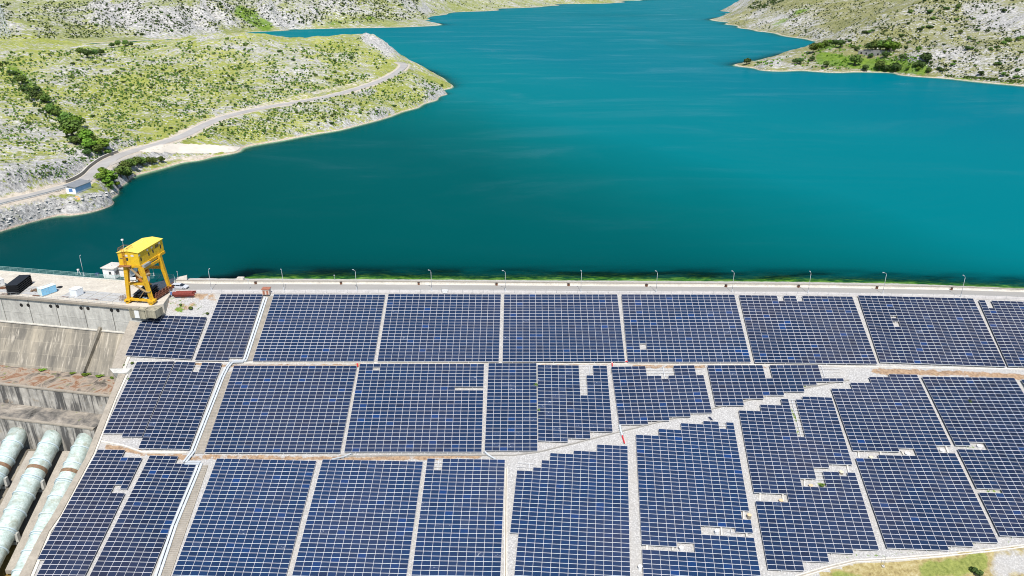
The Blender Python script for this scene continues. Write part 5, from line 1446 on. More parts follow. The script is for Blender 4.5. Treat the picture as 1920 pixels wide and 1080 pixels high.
S2 = [(-150, 92), (0, 88), (100, 84), (150, 82), (250, 77), (330, 72.5), (380, 69.5), (425, 64), (470, 60), (560, 55), (650, 52.5), (760, 50.5), (822, 47.5)]
S2b = [(804, 36), (806, 31), (850, 23), (950, 15.5), (1050, 10), (1150, 5.5), (1200, 1), (1230, -4)]
pts2 = shore(S2, 60, -10) + shore(S2b, 120, -10)
pts2 += dp([(300, 30, 1340), (380, 20, 1420), (300, 0, 1430), (200, 40, 1300), (100, 40, 1250), (0, 50, 1150), (0, 10, 1400), (150, 0, 1450), (250, 55, 1270), (440, 40, 1420), (480, 15, 1500), (450, 0, 1600), (520, 30, 1500), (560, 10, 1560), (650, 20, 1620), (700, 0, 1750), (760, 30, 1680), (800, 38, 1735), (620, 0, 1680), (500, -20, 1650), (300, -30, 1650), (0, -20, 1650), (-150, 30, 1250), (-150, 0, 1500),
            (850, 8, 2500), (900, 5, 2700), (820, 15, 2300), (950, 2, 3000), (1050, 0, 3500), (780, 10, 2100), (740, -10, 2000), (850, -12, 2800), (950, -14, 3300), (1100, -8, 4100), (1170, -6, 4600)])
pts2 += zp([(x, y, -12) for x, y in ((1250, 4), (1300, 8), (1350, 15), (1350, 40), (1200, 30), (1000, 32), (1100, 20), (900, 42), (1280, 30), (1400, 2), (1330, 2))])
pts2 += [np.array(p) for p in ((-900, 2400, 190), (-300, 2600, 170), (-1300, 1800, 190), (-600, 1900, 150), (-1300, 900, 120), (200, 3500, 160), (700, 5200, 170), (-1300, 3500, 220))]
L2 = Land(pts2, -1500, 900, 620, 5400, 8.5)
def bumps2(X, Y, Z):
    r = np.abs(fbm(X * 0.0045, Y * 0.0045, 4, 41)) * 70; k = np.clip((Z - ZW) / 18, 0.08, 1)
    return Z + (fbm(X * 0.012, Y * 0.012, 4, 51) * 26 - r * 0.25 + fbm(X * 0.05, Y * 0.05, 3, 55) * 7) * k
L2.Z = bumps2(L2.X, L2.Y, L2.Z)
def craggy(L, lines, amp, sc, seed):
    """broken limestone ribs and ledges where the photograph shows bare cliffs"""
    px, py = proj(np.stack([L.X, L.Y, L.Z], -1)); m = np.zeros_like(L.X)
    for pts, w, a in lines: m = np.maximum(m, a * soft_line(px, py, pts, w))
    u = L.X * 0.8 + L.Y * 0.6; v = -L.X * 0.6 + L.Y * 0.8
    r = 1 - np.abs(2 * vnoise(u * sc, v * sc * 0.35, seed) - 1) + 0.5 * (1 - np.abs(2 * vnoise(u * sc * 2.3, v * sc * 0.9, seed + 1) - 1)) + 0.25 * (1 - np.abs(2 * vnoise(u * sc * 5, v * sc * 2.5, seed + 2) - 1))
    L.Z = L.Z + m * amp * (r - 0.95) * np.clip((L.Z - ZW) / 4, 0, 1)
craggy(L2, [([(200, 20), (300, 45), (400, 35)], 40, 1), ([(500, 15), (560, 50)], 20, 1), ([(380, 10), (430, 45)], 22, 1), ([(600, 10), (780, 20)], 20, 0.6), ([(0, 40), (100, 50)], 20, 0.5)], 26, 0.022, 5)
_z0 = L1.Z.copy()
craggy(L1, [([(-60, 455), (0, 408), (120, 385), (200, 372), (230, 350)], 16, 1), ([(0, 335), (90, 322), (150, 305)], 18, 0.8), ([(690, 68), (730, 95), (737, 110)], 12, 1), ([(560, 90), (640, 110)], 14, 0.4)], 4.2, 0.13, 25)
L1.Z = np.where(RD < 5.5, _z0, L1.Z)
hutc = at_z(np.array(155.0), np.array(354.0), 4.6)
_hd = np.hypot(L1.X - hutc[0], L1.Y - hutc[1]); _m = np.clip((_hd - 6.5) / 5, 0, 1)
L1.Z = np.where(RD < 4.2, L1.Z, 4.1 * (1 - _m) + L1.Z * _m)

S3 = [(1388, 124.5), (1420, 129), (1500, 132), (1600, 135), (1680, 138), (1760, 146), (1850, 155), (1920, 161.5), (2050, 178), (2250, 205)]
pts3 = shore(S3, 25, -9)
S3b = [(1400, 117), (1450, 105.5), (1500, 96), (1532, 88)]
for x, y in S3b:
    p = at_z(np.array(float(x)), np.array(float(y)), ZW); pts3.append(p); pts3.append(p + np.array((-15, 40, -7)))
S3c = [(1363, 46), (1390, 53), (1420, 58.5), (1480, 69), (1532, 77.5)]
pts3 += shore(S3c, 40, -8)
for x, y in ((1366, 42), (1385, 30), (1400, 18), (1404, 12), (1415, 4), (1428, -4)):
    p = at_z(np.array(float(x)), np.array(float(y)), ZW); pts3.append(p); pts3.append(p + np.array((-60, 40, -8)))
pts3 += zp([(x, y, -9) for x, y in ((1300, 18), (1330, 18.5), (1360, 19), (1380, 21), (1340, 24), (1376, 28), (1355, 34), (1388, 15), (1300, 20), (1340, 30), (1320, 6), (1350, 12), (1378, 4), (1250, 10), (1330, 50), (1300, 100), (1350, 90), (1200, 60), (1390, -2))])
pts3 += zp([(1440, 122, 2.5), (1500, 112, 5), (1560, 112, 5.5), (1620, 120, 4.5), (1700, 125, 5), (1560, 126, 2), (1640, 108, 7.5), (1700, 108, 9)])
pts3 += dp([(1540, 84, 905), (1570, 70, 915), (1600, 55, 930), (1650, 30, 960), (1700, 10, 1000), (1740, -6, 1030), (1800, -30, 1080), (1640, 80, 850), (1720, 70, 840), (1800, 90, 770), (1880, 110, 720), (1920, 80, 760), (1920, 30, 860), (1800, 40, 900), (1750, 20, 950), (2050, 100, 720), (2050, 0, 900), (2250, 120, 680), (2250, 0, 850),
            (1450, 30, 1560), (1500, 20, 1520), (1560, 45, 1290), (1580, 20, 1420), (1520, 0, 1650), (1450, 0, 1800), (1430, 12, 1800), (1620, 0, 1500), (1700, -20, 1500)])
pts3 += [np.array(p) for p in ((900, 1700, 150), (1400, 1200, 160), (1500, 2200, 200), (1100, 800, 110), (800, 2300, 110))]
L3 = Land(pts3, 215, 1500, 330, 2500, 5.0)
L3.Z = relief(L3.X, L3.Y, L3.Z, 1.25, 71)
SPIT = np.zeros_like(L3.X)

def land_mat(name, strata=(0.35, 1.0), rockiness=0.0, s=1.0, grassc=None):
    k = Mat(name)
    g = grassc or ((0.17, 0.185, 0.05), (0.30, 0.31, 0.085), (0.40, 0.36, 0.14))
    big = k.noise(0.010 * s, 5, 0.6); mid = k.noise(0.045 * s, 6, 0.65)
    grass = k.ramp(mid, [(0.3, g[0]), (0.52, g[1]), (0.72, g[2])])
    fine = k.noise(0.5 * s, 6, 0.7)
    grass = k.mix(0.45, grass, k.ramp(fine, [(0.3, mul(g[0], 0.6)), (0.65, mul(g[2], 1.15))]))
    v = k.mapped((0.55, 1.5, 1.2), (0, 0, R(28)))
    r1 = k.noise(0.40 * s, 8, 0.80, v, 0.3); r2 = k.noise(0.05 * s, 6, 0.65, v)
    rock = k.ramp(k.noise(0.6 * s, 7, 0.72, v), [(0.32, (0.10, 0.10, 0.10)), (0.46, (0.33, 0.325, 0.315)), (0.66, (0.66, 0.64, 0.61))])
    rf = k.math('ADD', k.math('ADD', k.math('MULTIPLY', r1, 0.75), k.math('MULTIPLY', r2, 0.35)), k.math('MULTIPLY', k.math('SUBTRACT', big, 0.5), 0.35))
    rf = k.math('ADD', rf, k.math('MULTIPLY', k.attr("rock"), 0.17))
    rf = k.math('ADD', rf, rockiness)
    c = k.mix(k.ramp(rf, [(0.565, 0.0), (0.625, 1.0)]), grass, rock)
    lush = k.math('ADD', k.attr("lush"), k.math('MULTIPLY', k.math('SUBTRACT', k.noise(0.06 * s, 5, 0.65), 0.5), 1.0))
    c = k.mix(k.ramp(lush, [(0.45, 0.0), (0.6, 0.9)]), c, k.ramp(k.noise(0.3 * s, 6, 0.7), [(0.3, (0.05, 0.12, 0.012)), (0.7, (0.20, 0.30, 0.03))]))
    soil = k.ramp(fine, [(0.3, (0.40, 0.34, 0.27)), (0.7, (0.62, 0.56, 0.47))])
    c = k.mix(k.ramp(k.math('ADD', k.attr("bare"), k.math('MULTIPLY', k.math('SUBTRACT', fine, 0.5), 0.9)), [(0.45, 0.0), (0.58, 1.0)]), c, soil)
    # bare draw-down rim just above the water, wet and weedy below it
    z = k.math('ADD', k.xyz(2), k.math('MULTIPLY', k.math('SUBTRACT', k.noise(0.25 * s, 4, 0.6), 0.5), 1.1))
    rim = k.math('SUBTRACT', 1.0, k.math('MULTIPLY', k.math('SUBTRACT', z, ZW + 0.35), 2.6, clamp=True))
    c = k.mix(k.math('MULTIPLY', rim, 0.9), c, k.ramp(k.noise(0.8 * s, 5, 0.7), [(0.3, (0.36, 0.27, 0.20)), (0.65, (0.66, 0.55, 0.45))]))
    wet = k.math('SUBTRACT', 1.0, k.math('MULTIPLY', k.math('SUBTRACT', k.xyz(2), ZW - 0.8), 1.6, clamp=True))
    c = k.mix(wet, c, k.ramp(fine, [(0.35, (0.02, 0.055, 0.03)), (0.7, (0.10, 0.15, 0.06))]))
    k.color(c); k.set(0.95, 0, 0.12)
    k.bump(k.math('ADD', r1, k.math('MULTIPLY', fine, 0.5)), 0.75, 1.2 / s)
    return k.m
def steep(Z, st):
    gy, gx = np.gradient(Z, st); return np.hypot(gx, gy)
def quad_keep(Z, lim): 
    return np.maximum.reduce([Z[:-1, :-1], Z[1:, :-1], Z[:-1, 1:], Z[1:, 1:]]) > lim
px1, py1 = proj(np.stack([L1.X, L1.Y, L1.Z], -1))
rock1 = np.clip((steep(L1.Z, 1.7) - 0.55) * 1.6, 0, 1) * 0.7
for pts, w, a in (([(0, 330), (90, 320), (150, 305)], 26, 0.55), ([(0, 405), (120, 380), (200, 370)], 16, 0.6), ([(560, 90), (640, 110), (690, 130)], 16, 0.38), ([(690, 68), (730, 95)], 14, 0.7), ([(380, 75), (470, 90)], 14, 0.4), ([(300, 170), (420, 200)], 20, 0.15), ([(480, 80), (600, 120)], 30, 0.25)):
    rock1 = np.maximum(rock1, a * soft_line(px1, py1, pts, w))
bare1 = np.maximum(0.75 * np.clip(1 - (RD - 4.4) / 3.0, 0, 1) * (RD > 2), 0.5 * soft_line(px1, py1, [(320, 255), (420, 212), (560, 182), (700, 150)], 9))
bare1 = np.maximum(bare1, 0.6 * soft_line(px1, py1, [(300, 300), (400, 292)], 9))
lush1 = np.maximum.reduce([0.6 * soft_line(px1, py1, [(15, 120), (60, 160), (110, 210), (150, 250), (190, 290)], 16), 0.75 * soft_line(px1, py1, [(200, 325), (205, 350)], 14), 0.5 * soft_line(px1, py1, [(150, 95), (240, 90)], 12), 0.3 * soft_line(px1, py1, [(100, 240), (20, 180)], 30)])
GA = ((0.12, 0.165, 0.026), (0.255, 0.30, 0.056), (0.41, 0.40, 0.12))
grid_mesh("left_headland", L1.X, L1.Y, L1.Z, land_mat("headland_ground", s=1.0, rockiness=0.004, grassc=GA), quad_keep(L1.Z, ZW - 7.5), dict(rock=rock1, bare=bare1, lush=lush1))
px2, py2 = proj(np.stack([L2.X, L2.Y, L2.Z], -1))
rock2 = np.clip((steep(L2.Z, 8.5) - 0.45) * 1.4, 0, 1) * 0.6
for pts, w, a in (([(200, 20), (300, 45), (400, 35)], 32, 0.75), ([(500, 15), (540, 50)], 14, 0.7), ([(380, 10), (430, 45)], 16, 0.7), ([(600, 10), (700, 20)], 16, 0.3), ([(0, 40), (30, 50)], 14, 0.4)):
    rock2 = np.maximum(rock2, a * soft_line(px2, py2, pts, w))
lush2 = np.maximum.reduce([0.8 * soft_line(px2, py2, [(450, 20), (500, 50)], 18), 0.5 * soft_line(px2, py2, [(590, 45), (700, 35)], 9), 0.35 * soft_line(px2, py2, [(0, 25), (80, 15)], 14)])
grid_mesh("far_hills", L2.X, L2.Y, L2.Z, land_mat("far_hill_ground", s=0.45, rockiness=0.012, grassc=((0.12, 0.155, 0.04), (0.225, 0.26, 0.075), (0.35, 0.355, 0.15))), quad_keep(L2.Z, ZW - 9.5), dict(rock=rock2, bare=np.zeros_like(rock2), lush=lush2))
px3, py3 = proj(np.stack([L3.X, L3.Y, L3.Z], -1))
rock3 = np.clip((steep(L3.Z, 5.0) - 0.6) * 1.4, 0, 1) * 0.5
for pts, w, a in (([(1830, 20), (1920, 45)], 30, 0.5), ([(1700, 110), (1800, 100)], 10, 0.3), ([(1560, 80), (1600, 72)], 10, 0.45), ([(1420, 122), (1460, 118)], 9, 0.5), ([(1420, 30), (1500, 40), (1540, 60)], 24, 0.3)):
    rock3 = np.maximum(rock3, a * soft_line(px3, py3, pts, w))
lush3 = np.maximum.reduce([0.95 * soft_line(px3, py3, [(1540, 108), (1600, 118), (1730, 128)], 17), 0.7 * soft_line(px3, py3, [(1530, 90), (1570, 84)], 10), 0.6 * soft_line(px3, py3, [(1780, 146), (1900, 158)], 6), 0.5 * soft_line(px3, py3, [(1450, 50), (1520, 10)], 12)])
grid_mesh("right_hills", L3.X, L3.Y, L3.Z, land_mat("right_hill_ground", s=0.8, rockiness=0.0, grassc=((0.10, 0.115, 0.035), (0.195, 0.20, 0.07), (0.32, 0.31, 0.15))), quad_keep(L3.Z, ZW - 8.5), dict(rock=rock3, bare=np.zeros_like(rock3), lush=lush3))
def land_h(x, y):
    return np.maximum.reduce([L1.h(x, y), L2.h(x, y), L3.h(x, y)])
def hit_land(px, py, tmin=200, tmax=5500):
    d = ray(np.array(float(px)), np.array(float(py)))
    t = np.geomspace(tmin, tmax, 1400); p = CAM + t[:, None] * d
    h = land_h(p[:, 0], p[:, 1]); k = np.nonzero((p[:, 2] < h) & (h > ZW))[0]
    if not len(k): return None
    q = p[k[0]].copy(); q[2] = h[k[0]]; return q

# ------------------------------------------------------------------ lake
def water():
    xs = np.concatenate([np.arange(-3200, -520, 60), np.arange(-520, 420, 3.0), np.arange(420, 1200, 12), np.arange(1200, 3300, 70)])
    ys = np.concatenate([np.arange(1.5, 46, 0.7), np.arange(46, 330, 2.6), np.arange(330, 780, 4.5), np.arange(780, 2000, 14), np.arange(2000, 9000, 120)])
    X, Y = np.meshgrid(xs, ys)
    bed = land_h(X, Y)
    inb = (X > -93.5) & (X < 235)
    bed = np.where(inb & (Y < 90), np.maximum(bed, bank_z(X, Y)), bed)
    depth = np.clip(ZW - bed, -1, 40)
    wn_ = fbm(X * 0.09, Y * 0.30, 4, 77) + 0.5
    depth = np.where(inb & (Y < 70) & (depth > 0.15), depth * (1 - np.clip((4.0 - depth) / 2.0, 0, 1) * (1 - np.clip(0.1 + 2.6 * (wn_ - 0.36), 0.2, 1.0))), depth)
    k = Mat("lake_water")
    dep = k.attr("depth")
    n = k.noise(0.0045, 4, 0.55, k.mapped((1.0, 0.35, 1)))
    gx = k.math('MULTIPLY', k.math('ADD', k.math('ADD', k.xyz(0), k.math('MULTIPLY', k.xyz(1), 0.55)), 180.0), 0.0016, clamp=True)
    f = k.math('ADD', k.math('MULTIPLY', gx, 1.0), k.math('MULTIPLY', k.math('SUBTRACT', n, 0.5), 0.22), clamp=True)
    body = k.ramp(f, [(0.0, (0.0, 0.035, 0.037)), (0.155, (0.0, 0.050, 0.052)), (0.27, (0.0, 0.062, 0.062)), (0.37, (0.0, 0.072, 0.075)), (0.45, (0.0, 0.096, 0.101)), (0.58, (0.0, 0.136, 0.156)), (0.8, (0.0, 0.138, 0.166)), (1.0, (0.0, 0.128, 0.166))])
    k.color(body)
    k.b.inputs["IOR"].default_value = 1.33
    st = k.noise(0.011, 6, 0.66, k.mapped((0.55, 1.5, 1), (0, 0, R(14))), 0.9)
    k.set(k.ramp(st, [(0.35, 0.10), (0.6, 0.22), (0.7, 0.34)]), 0, 0.32)
    bmp = k.math('ADD', k.noise(0.9, 3, 0.6), k.math('MULTIPLY', k.noise(0.16, 3, 0.5), 1.5))
    k.bump(bmp, 0.22, 0.35)
    tr = nd(k.nt, "ShaderNodeBsdfTransparent"); tr.inputs[0].default_value = (0.70, 0.95, 0.85, 1)
    mx = nd(k.nt, "ShaderNodeMixShader")
    a = k.math('POWER', 2.718, k.math('MULTIPLY', k.math('MAXIMUM', dep, 0.0), -0.42))
    df = nd(k.nt, "ShaderNodeBsdfDiffuse"); k.L(body, df.inputs[0])
    k.L(k.math('SUBTRACT', 1.0, a), mx.inputs[0]); k.L(tr.outputs[0], mx.inputs[1]); k.L(df.outputs[0], mx.inputs[2])
    gl = nd(k.nt, "ShaderNodeBsdfGlossy"); gl.inputs[0].default_value = (0.8, 0.97, 1.0, 1)
    bn = [q for q in k.nt.nodes if q.type == 'BUMP'][0]
    k.L(bn.outputs[0], gl.inputs["Normal"]); k.L(k.ramp(st, [(0.35, 0.08), (0.6, 0.2), (0.7, 0.3)]), gl.inputs["Roughness"])
    fr_ = nd(k.nt, "ShaderNodeFresnel"); fr_.inputs[0].default_value = 1.33
    # a rippled lake mirrors far less at grazing angles than a flat one: facets facing the eye dominate
    refl = k.math('MINIMUM', k.math('MULTIPLY', fr_.outputs[0], k.ramp(st, [(0.46, 0.045), (0.56, 0.08), (0.70, 0.26)])), 0.2)
    top = nd(k.nt, "ShaderNodeMixShader"); k.L(refl, top.inputs[0]); k.L(mx.outputs[0], top.inputs[1]); k.L(gl.outputs[0], top.inputs[2])
    k.nt.nodes.remove(k.b)
    k.L(top.outputs[0], k.out.inputs[0])
    vv_ = (X - B_[0]) * VV[0] + (Y - B_[1]) * VV[1]
    kp = ((X > -93) | (vv_ > 3.0))[:-1, :-1]
    o = grid_mesh("lake_water", X, Y, np.full_like(X, ZW), k.m, keep=kp, attrs=dict(depth=depth))
    return o
water()
gm = plain("lake_bed_mud", (0.03, 0.045, 0.03), 0.95, 0.2, 0.02)
GX, GY = np.meshgrid(np.linspace(-9000, 9000, 40), np.linspace(-3000, 16000, 40))
g_ = grid_mesh("ground", GX, GY, np.where(GY < 400, -75.0, -45.0), gm)

# ------------------------------------------------------------------ headland road
M_ROAD2 = plain("bleached_asphalt", (0.36, 0.345, 0.325), 0.9, 0.15, 0.15, spec=0.2)
tan_ = np.gradient(road_s, axis=0); nrm = np.stack([-tan_[:, 1], tan_[:, 0], 0 * tan_[:, 0]], -1); nrm /= np.linalg.norm(nrm, axis=1)[:, None]
MB().ribbon(road_s + nrm * 3.1 + (0, 0, 0.07), road_s - nrm * 3.1 + (0, 0, 0.07)).build("headland_road", M_ROAD2)["kind"] = "structure"
MB().ribbon(road_s + nrm * 4.3 + (0, 0, 0.04), road_s + nrm * 3.1 + (0, 0, 0.06)).build("road_verge", plain("sandy_verge", (0.50, 0.45, 0.37), 0.95, 0.2, 0.4))["kind"] = "structure"
def along(i0, i1, off, z): return road_s[i0:i1] + nrm[i0:i1] * off + (0, 0, z)
t = thing("roadside_wall", "pale concrete wall on the hill side of the headland road bend", "wall", tuple(along(34, 35, 4.0, 0)[0]))
MB().slab(along(30, 62, 4.1, 1.3), along(30, 62, 3.8, 1.3), 1.5).build("wall", M_CONC, t)
MB().slab(along(30, 62, 4.2, 1.42), along(30, 62, 3.7, 1.42), 0.12).build("coping", M_CONC_PALE, t)
def guardrail(label, i0, i1, off):
    t = thing("guard_rail", label, "guard rail", tuple(along(i0, i0 + 1, off, 0)[0]))
    P = along(i0, i1, off, 0.62); b = MB()
    for a, c in zip(P[:-1], P[1:]): b.beam(a, c, 0.08, 0.32)
    b.build("rail", M_STEEL, t)
    for p in P[::2]: MB().box(p - (0, 0, 0.3), (0.12, 0.12, 0.7)).build("post", M_STEEL, t)
guardrail("grey guard rail on the water side of the headland road near the blue hut", 6, 34, -3.5)
guardrail("grey guard rail around the outer bend at the tip of the headland road", 140, 159, -3.5)
# lower side lane and slipway
def drape(up, dn, name, mat, lift=0.12, n=40, m=6):
    a, b = resample(up, n), resample(dn, n); rows = []
    for i in range(m + 1):
        q = a + (b - a) * i / m; r_ = []
        for x, y in q:
            h = hit_land(x, y); r_.append(h if h is not None else at_z(np.array(x), np.array(y), ZW + 0.1))
        rows.append(r_)
    A3 = np.array(rows)
    A3[..., 2] += lift
    return grid_mesh(name, A3[..., 0], A3[..., 1], A3[..., 2], mat)
drape([(262, 283), (300, 271.5), (350, 271), (400, 273), (452, 276)], [(268, 287), (300, 288.5), (350, 289), (400, 289), (444, 285)], "slipway", plain("slipway_concrete", (0.56, 0.51, 0.44), 0.9, 0.12, 0.3))
drape([(205, 307), (232, 296), (262, 288)], [(208, 311), (236, 300), (266, 291)], "side_lane", plain("lane_gravel", (0.42, 0.39, 0.34), 0.95, 0.2, 0.5))
# blue hut by the road
hb = at_z(np.array((142.5, 171.5)), np.array((362.0, 350.5)), 4.5)
hd_ = hb[1] - hb[0]; rz_ = math.atan2(hd_[1], hd_[0]); hl = float(np.linalg.norm(hd_[:2]))
t = thing("boat_hut", "small hut with blue long side, white gable and flat grey roof by the headland road", "hut", tuple(hb[0] - (0, 0, 0.6)), rz_)
MHB = plain("hut_blue", (0.25, 0.42, 0.70), 0.7, 0.06, 0.5); MHW = plain("hut_white", (0.76, 0.77, 0.80), 0.7, 0.05)
wdt = 3.8; hh = 2.7
MB().box((hl / 2, wdt / 2, hh / 2), (hl, wdt, hh)).build("wall", MHW, t, rel=True)
MB().box((hl / 2, -0.03, hh * 0.64), (hl - 0.1, 0.06, hh * 0.70)).build("blue_panel", MHB, t, rel=True)
MB().add([(-0.4, -0.5, hh), (hl + 0.4, -0.5, hh), (hl + 0.4, wdt + 0.4, hh + 0.7), (-0.4, wdt + 0.4, hh + 0.7), (-0.4, -0.5, hh + 0.15), (hl + 0.4, -0.5, hh + 0.15), (hl + 0.4, wdt + 0.4, hh + 0.85), (-0.4, wdt + 0.4, hh + 0.85)],
         [(0, 3, 2, 1), (4, 5, 6, 7), (0, 1, 5, 4), (1, 2, 6, 5), (2, 3, 7, 6), (3, 0, 4, 7)]).build("roof", plain("hut_roof", (0.20, 0.21, 0.22), 0.8, 0.15), t, rel=True)
MB().box((-0.03, wdt * 0.5, 1.6), (0.06, 1.4, 1.2)).build("window", plain("window_blue", (0.10, 0.22, 0.50), 0.4), t, rel=True)
p = hit_land(149, 379)
if p is not None:
    t = thing("tarpaulin", "orange sheet lying on the rocky bank below the blue hut", "tarpaulin", tuple(p))
    pl_ = [hit_land(x, y) for x, y in ((141, 372), (147, 374), (154, 384), (148, 384))]
    if all(q is not None for q in pl_):
        c_ = [q - p + np.array((0, 0, 0.35)) for q in pl_]
        MB().add(c_ + [q - np.array((0, 0, 0.15)) for q in c_], [(0, 1, 2, 3), (7, 6, 5, 4), (0, 4, 5, 1), (1, 5, 6, 2), (2, 6, 7, 3), (3, 7, 4, 0)]).build("sheet", plain("orange_sheet", (0.62, 0.34, 0.10), 0.8), t, rel=True)
# grey stone ruin on the right-hand spit
P = [hit_land(x, y) for x, y in ((1609, 102), (1636, 102), (1657, 104))]
if all(q is not None for q in P):
    t = thing("stone_ruin", "long low roofless grey stone building among trees on the green spit", "ruin", tuple(P[0]))
    d_ = P[2] - P[0]; rz_ = math.atan2(d_[1], d_[0]); ln_ = float(np.linalg.norm(d_[:2])); t.rotation_euler = (0, 0, rz_)
    ms = concrete("grey_stone", (0.34, 0.32, 0.30), scale=0.4)
    for c, s in (((ln_ / 2, 0, 1.2), (ln_, 0.6, 4.4)), ((ln_ / 2, 9, 2.2), (ln_, 0.6, 5.0)), ((0, 4.5, 1.7), (0.6, 9.0, 4.6)), ((ln_, 4.5, 1.7), (0.6, 9.0, 4.6))): MB().box(c, s).build("wall", ms, t, rel=True)
    for x in (0.12, 0.32, 0.55, 0.78): MB().box((ln_ * x, -0.33, 1.6), (1.6, 0.1, 1.8)).build("opening", M_DARK, t, rel=True)
# lattice pylon far left
p = hit_land(12, 70)
if p is not None:
    t = thing("power_pylon", "pale steel lattice pylon on the far hillside", "pylon", tuple(p))
    s_ = float(np.linalg.norm(p - CAM)) / F_PX; H_ = 48 * s_; wb = 5.0 * s_
    b = MB(); lv = np.linspace(0, 1, 8)
    def cor(f, k): w_ = wb * (1 - 0.82 * f); return np.array(((-1, 1, 1, -1)[k] * w_, (-1, -1, 1, 1)[k] * w_, H_ * f))
    for k_ in range(4):
        for f0, f1 in zip(lv[:-1], lv[1:]):
            b.beam(cor(f0, k_), cor(f1, k_), 0.3, 0.3); b.beam(cor(f0, k_), cor(f1, (k_ + 1) % 4), 0.2, 0.2); b.beam(cor(f1, k_), cor(f0, (k_ + 1) % 4), 0.2, 0.2)
    b.build("tower", plain("pylon_zinc", (0.55, 0.57, 0.58), 0.5), t, rel=True)
    b = MB()
    for f in (0.72, 0.84, 0.96):
        b.beam((-wb * 1.5, 0, H_ * f), (wb * 1.5, 0, H_ * f), 0.4, 0.5)
    b.build("crossarm", bpy.data.materials["pylon_zinc"], t, rel=True)

# ------------------------------------------------------------------ vegetation
def leaf_mat(name, a, b_, c_):
    k = Mat(name)
    oi = nd(k.nt, "ShaderNodeObjectInfo").outputs["Random"]
    n = k.noise(0.45, 4, 0.65); n2 = k.noise(2.5, 3, 0.6)
    f = k.math('ADD', k.math('MULTIPLY', n, 0.6), k.math('MULTIPLY', n2, 0.4))
    c = k.ramp(f, [(0.32, a), (0.5, b_), (0.68, c_)])
    h = nd(k.nt, "ShaderNodeHueSaturation"); k.L(c, h.inputs["Color"])
    k.L(k.math('ADD', 0.475, k.math('MULTIPLY', oi, 0.04)), h.inputs["Hue"]); k.L(k.math('ADD', 0.7, k.math('MULTIPLY', oi, 0.6)), h.inputs["Value"])
    k.color(h.outputs[0]); k.set(0.8, 0, 0.2)
    return k.m
M_LEAF = leaf_mat("leaf_green", (0.045, 0.085, 0.014), (0.085, 0.145, 0.026), (0.14, 0.21, 0.04))
M_LEAF2 = leaf_mat("leaf_dark", (0.025, 0.055, 0.014), (0.05, 0.095, 0.022), (0.085, 0.14, 0.034))
M_LEAF3 = leaf_mat("leaf_bright", (0.06, 0.12, 0.012), (0.11, 0.20, 0.02), (0.20, 0.31, 0.035))
M_BARK = plain("bark", (0.11, 0.085, 0.06), 0.9, 0.3, 3.0)

def leaf_cloud(rng, r, h, n, leaf, lumps=6, base=0.15):
    """leaf-sized faces in overlapping clumps; returns arrays of quads"""
    cs = rng.normal(0, 1, (lumps, 3)); cs /= np.linalg.norm(cs, axis=1)[:, None]
    cs = cs * rng.uniform(0.25, 0.62, (lumps, 1)); cs[:, 2] = np.abs(cs[:, 2]) * 0.9 - 0.05
    rad = rng.uniform(0.32, 0.52, lumps)
    i = rng.integers(0, lumps, n)
    d = rng.normal(0, 1, (n, 3)); d /= np.linalg.norm(d, axis=1)[:, None]
    p = cs[i] + d * (rad[i] * rng.uniform(0.55, 1.0, n) ** 0.5)[:, None]
    p[:, 2] = np.maximum(p[:, 2], -0.35)
    p = p * (r, r, h * 0.55) + (0, 0, h * (base + 0.32))
    nr = d + rng.normal(0, 0.5, (n, 3)); nr[:, 2] += 0.35; nr /= np.linalg.norm(nr, axis=1)[:, None]
    a = np.cross(nr, rng.normal(0, 1, (n, 3))); a /= np.linalg.norm(a, axis=1)[:, None]; b = np.cross(nr, a)
    s = leaf * rng.uniform(0.6, 1.3, (n, 1))
    q = np.stack([p - a * s - b * s * 0.6, p + a * s * 0.7 - b * s, p + a * s + b * s * 0.7, p - a * s * 0.6 + b * s], 1)
    return q
def quads_mesh(name, Q, mat):
    me = bpy.data.meshes.new(name); n = len(Q)
    me.vertices.add(n * 4); me.vertices.foreach_set("co", Q.reshape(-1).astype(np.float32))
    me.loops.add(n * 4); me.loops.foreach_set("vertex_index", np.arange(n * 4, dtype=np.int32))
    me.polygons.add(n); me.polygons.foreach_set("loop_start", (np.arange(n) * 4).astype(np.int32)); me.polygons.foreach_set("loop_total", np.full(n, 4, np.int32))
    me.update(calc_edges=True); me.materials.append(mat)
    return me
SHRUB_ME = []
for i in range(7):
    m_ = (M_LEAF, M_LEAF2, M_LEAF, M_LEAF3, M_LEAF2, M_LEAF, M_LEAF)[i]
    SHRUB_ME.append(quads_mesh("shrub", leaf_cloud(RNG, 1.0, 1.25, 240, 0.15, 4 + i % 4, 0.08), m_))
TREE_PROTO = []
def make_tree(i, mat):
    root = bpy.data.objects.new("tree", None); COL.objects.link(root)
    me = quads_mesh("crown", leaf_cloud(RNG, 0.5, 0.95, 620, 0.055, 9, 0.18), mat)
    c = bpy.data.objects.new("crown", me); COL.objects.link(c); c.parent = root
    b = MB(); b.tube([(0, 0, -0.08), (0.01, 0, 0.2), (0.0, 0.01, 0.5)], [0.05, 0.035, 0.02], 7)
    for a in range(4):
        an = a * 1.6 + i; b.tube([(0, 0, 0.22 + 0.05 * a), (0.16 * math.cos(an), 0.16 * math.sin(an), 0.42 + 0.06 * a), (0.27 * math.cos(an), 0.27 * math.sin(an), 0.58 + 0.05 * a)], [0.025, 0.016, 0.007], 5)
    o = b.build("trunk", M_BARK, root, rel=True)
    return root
protos = [make_tree(i, (M_LEAF2, M_LEAF, M_LEAF3, M_LEAF2)[i]) for i in range(4)]
proto_used = [False] * 4
rt = random.Random(21)
N_TREE = 0
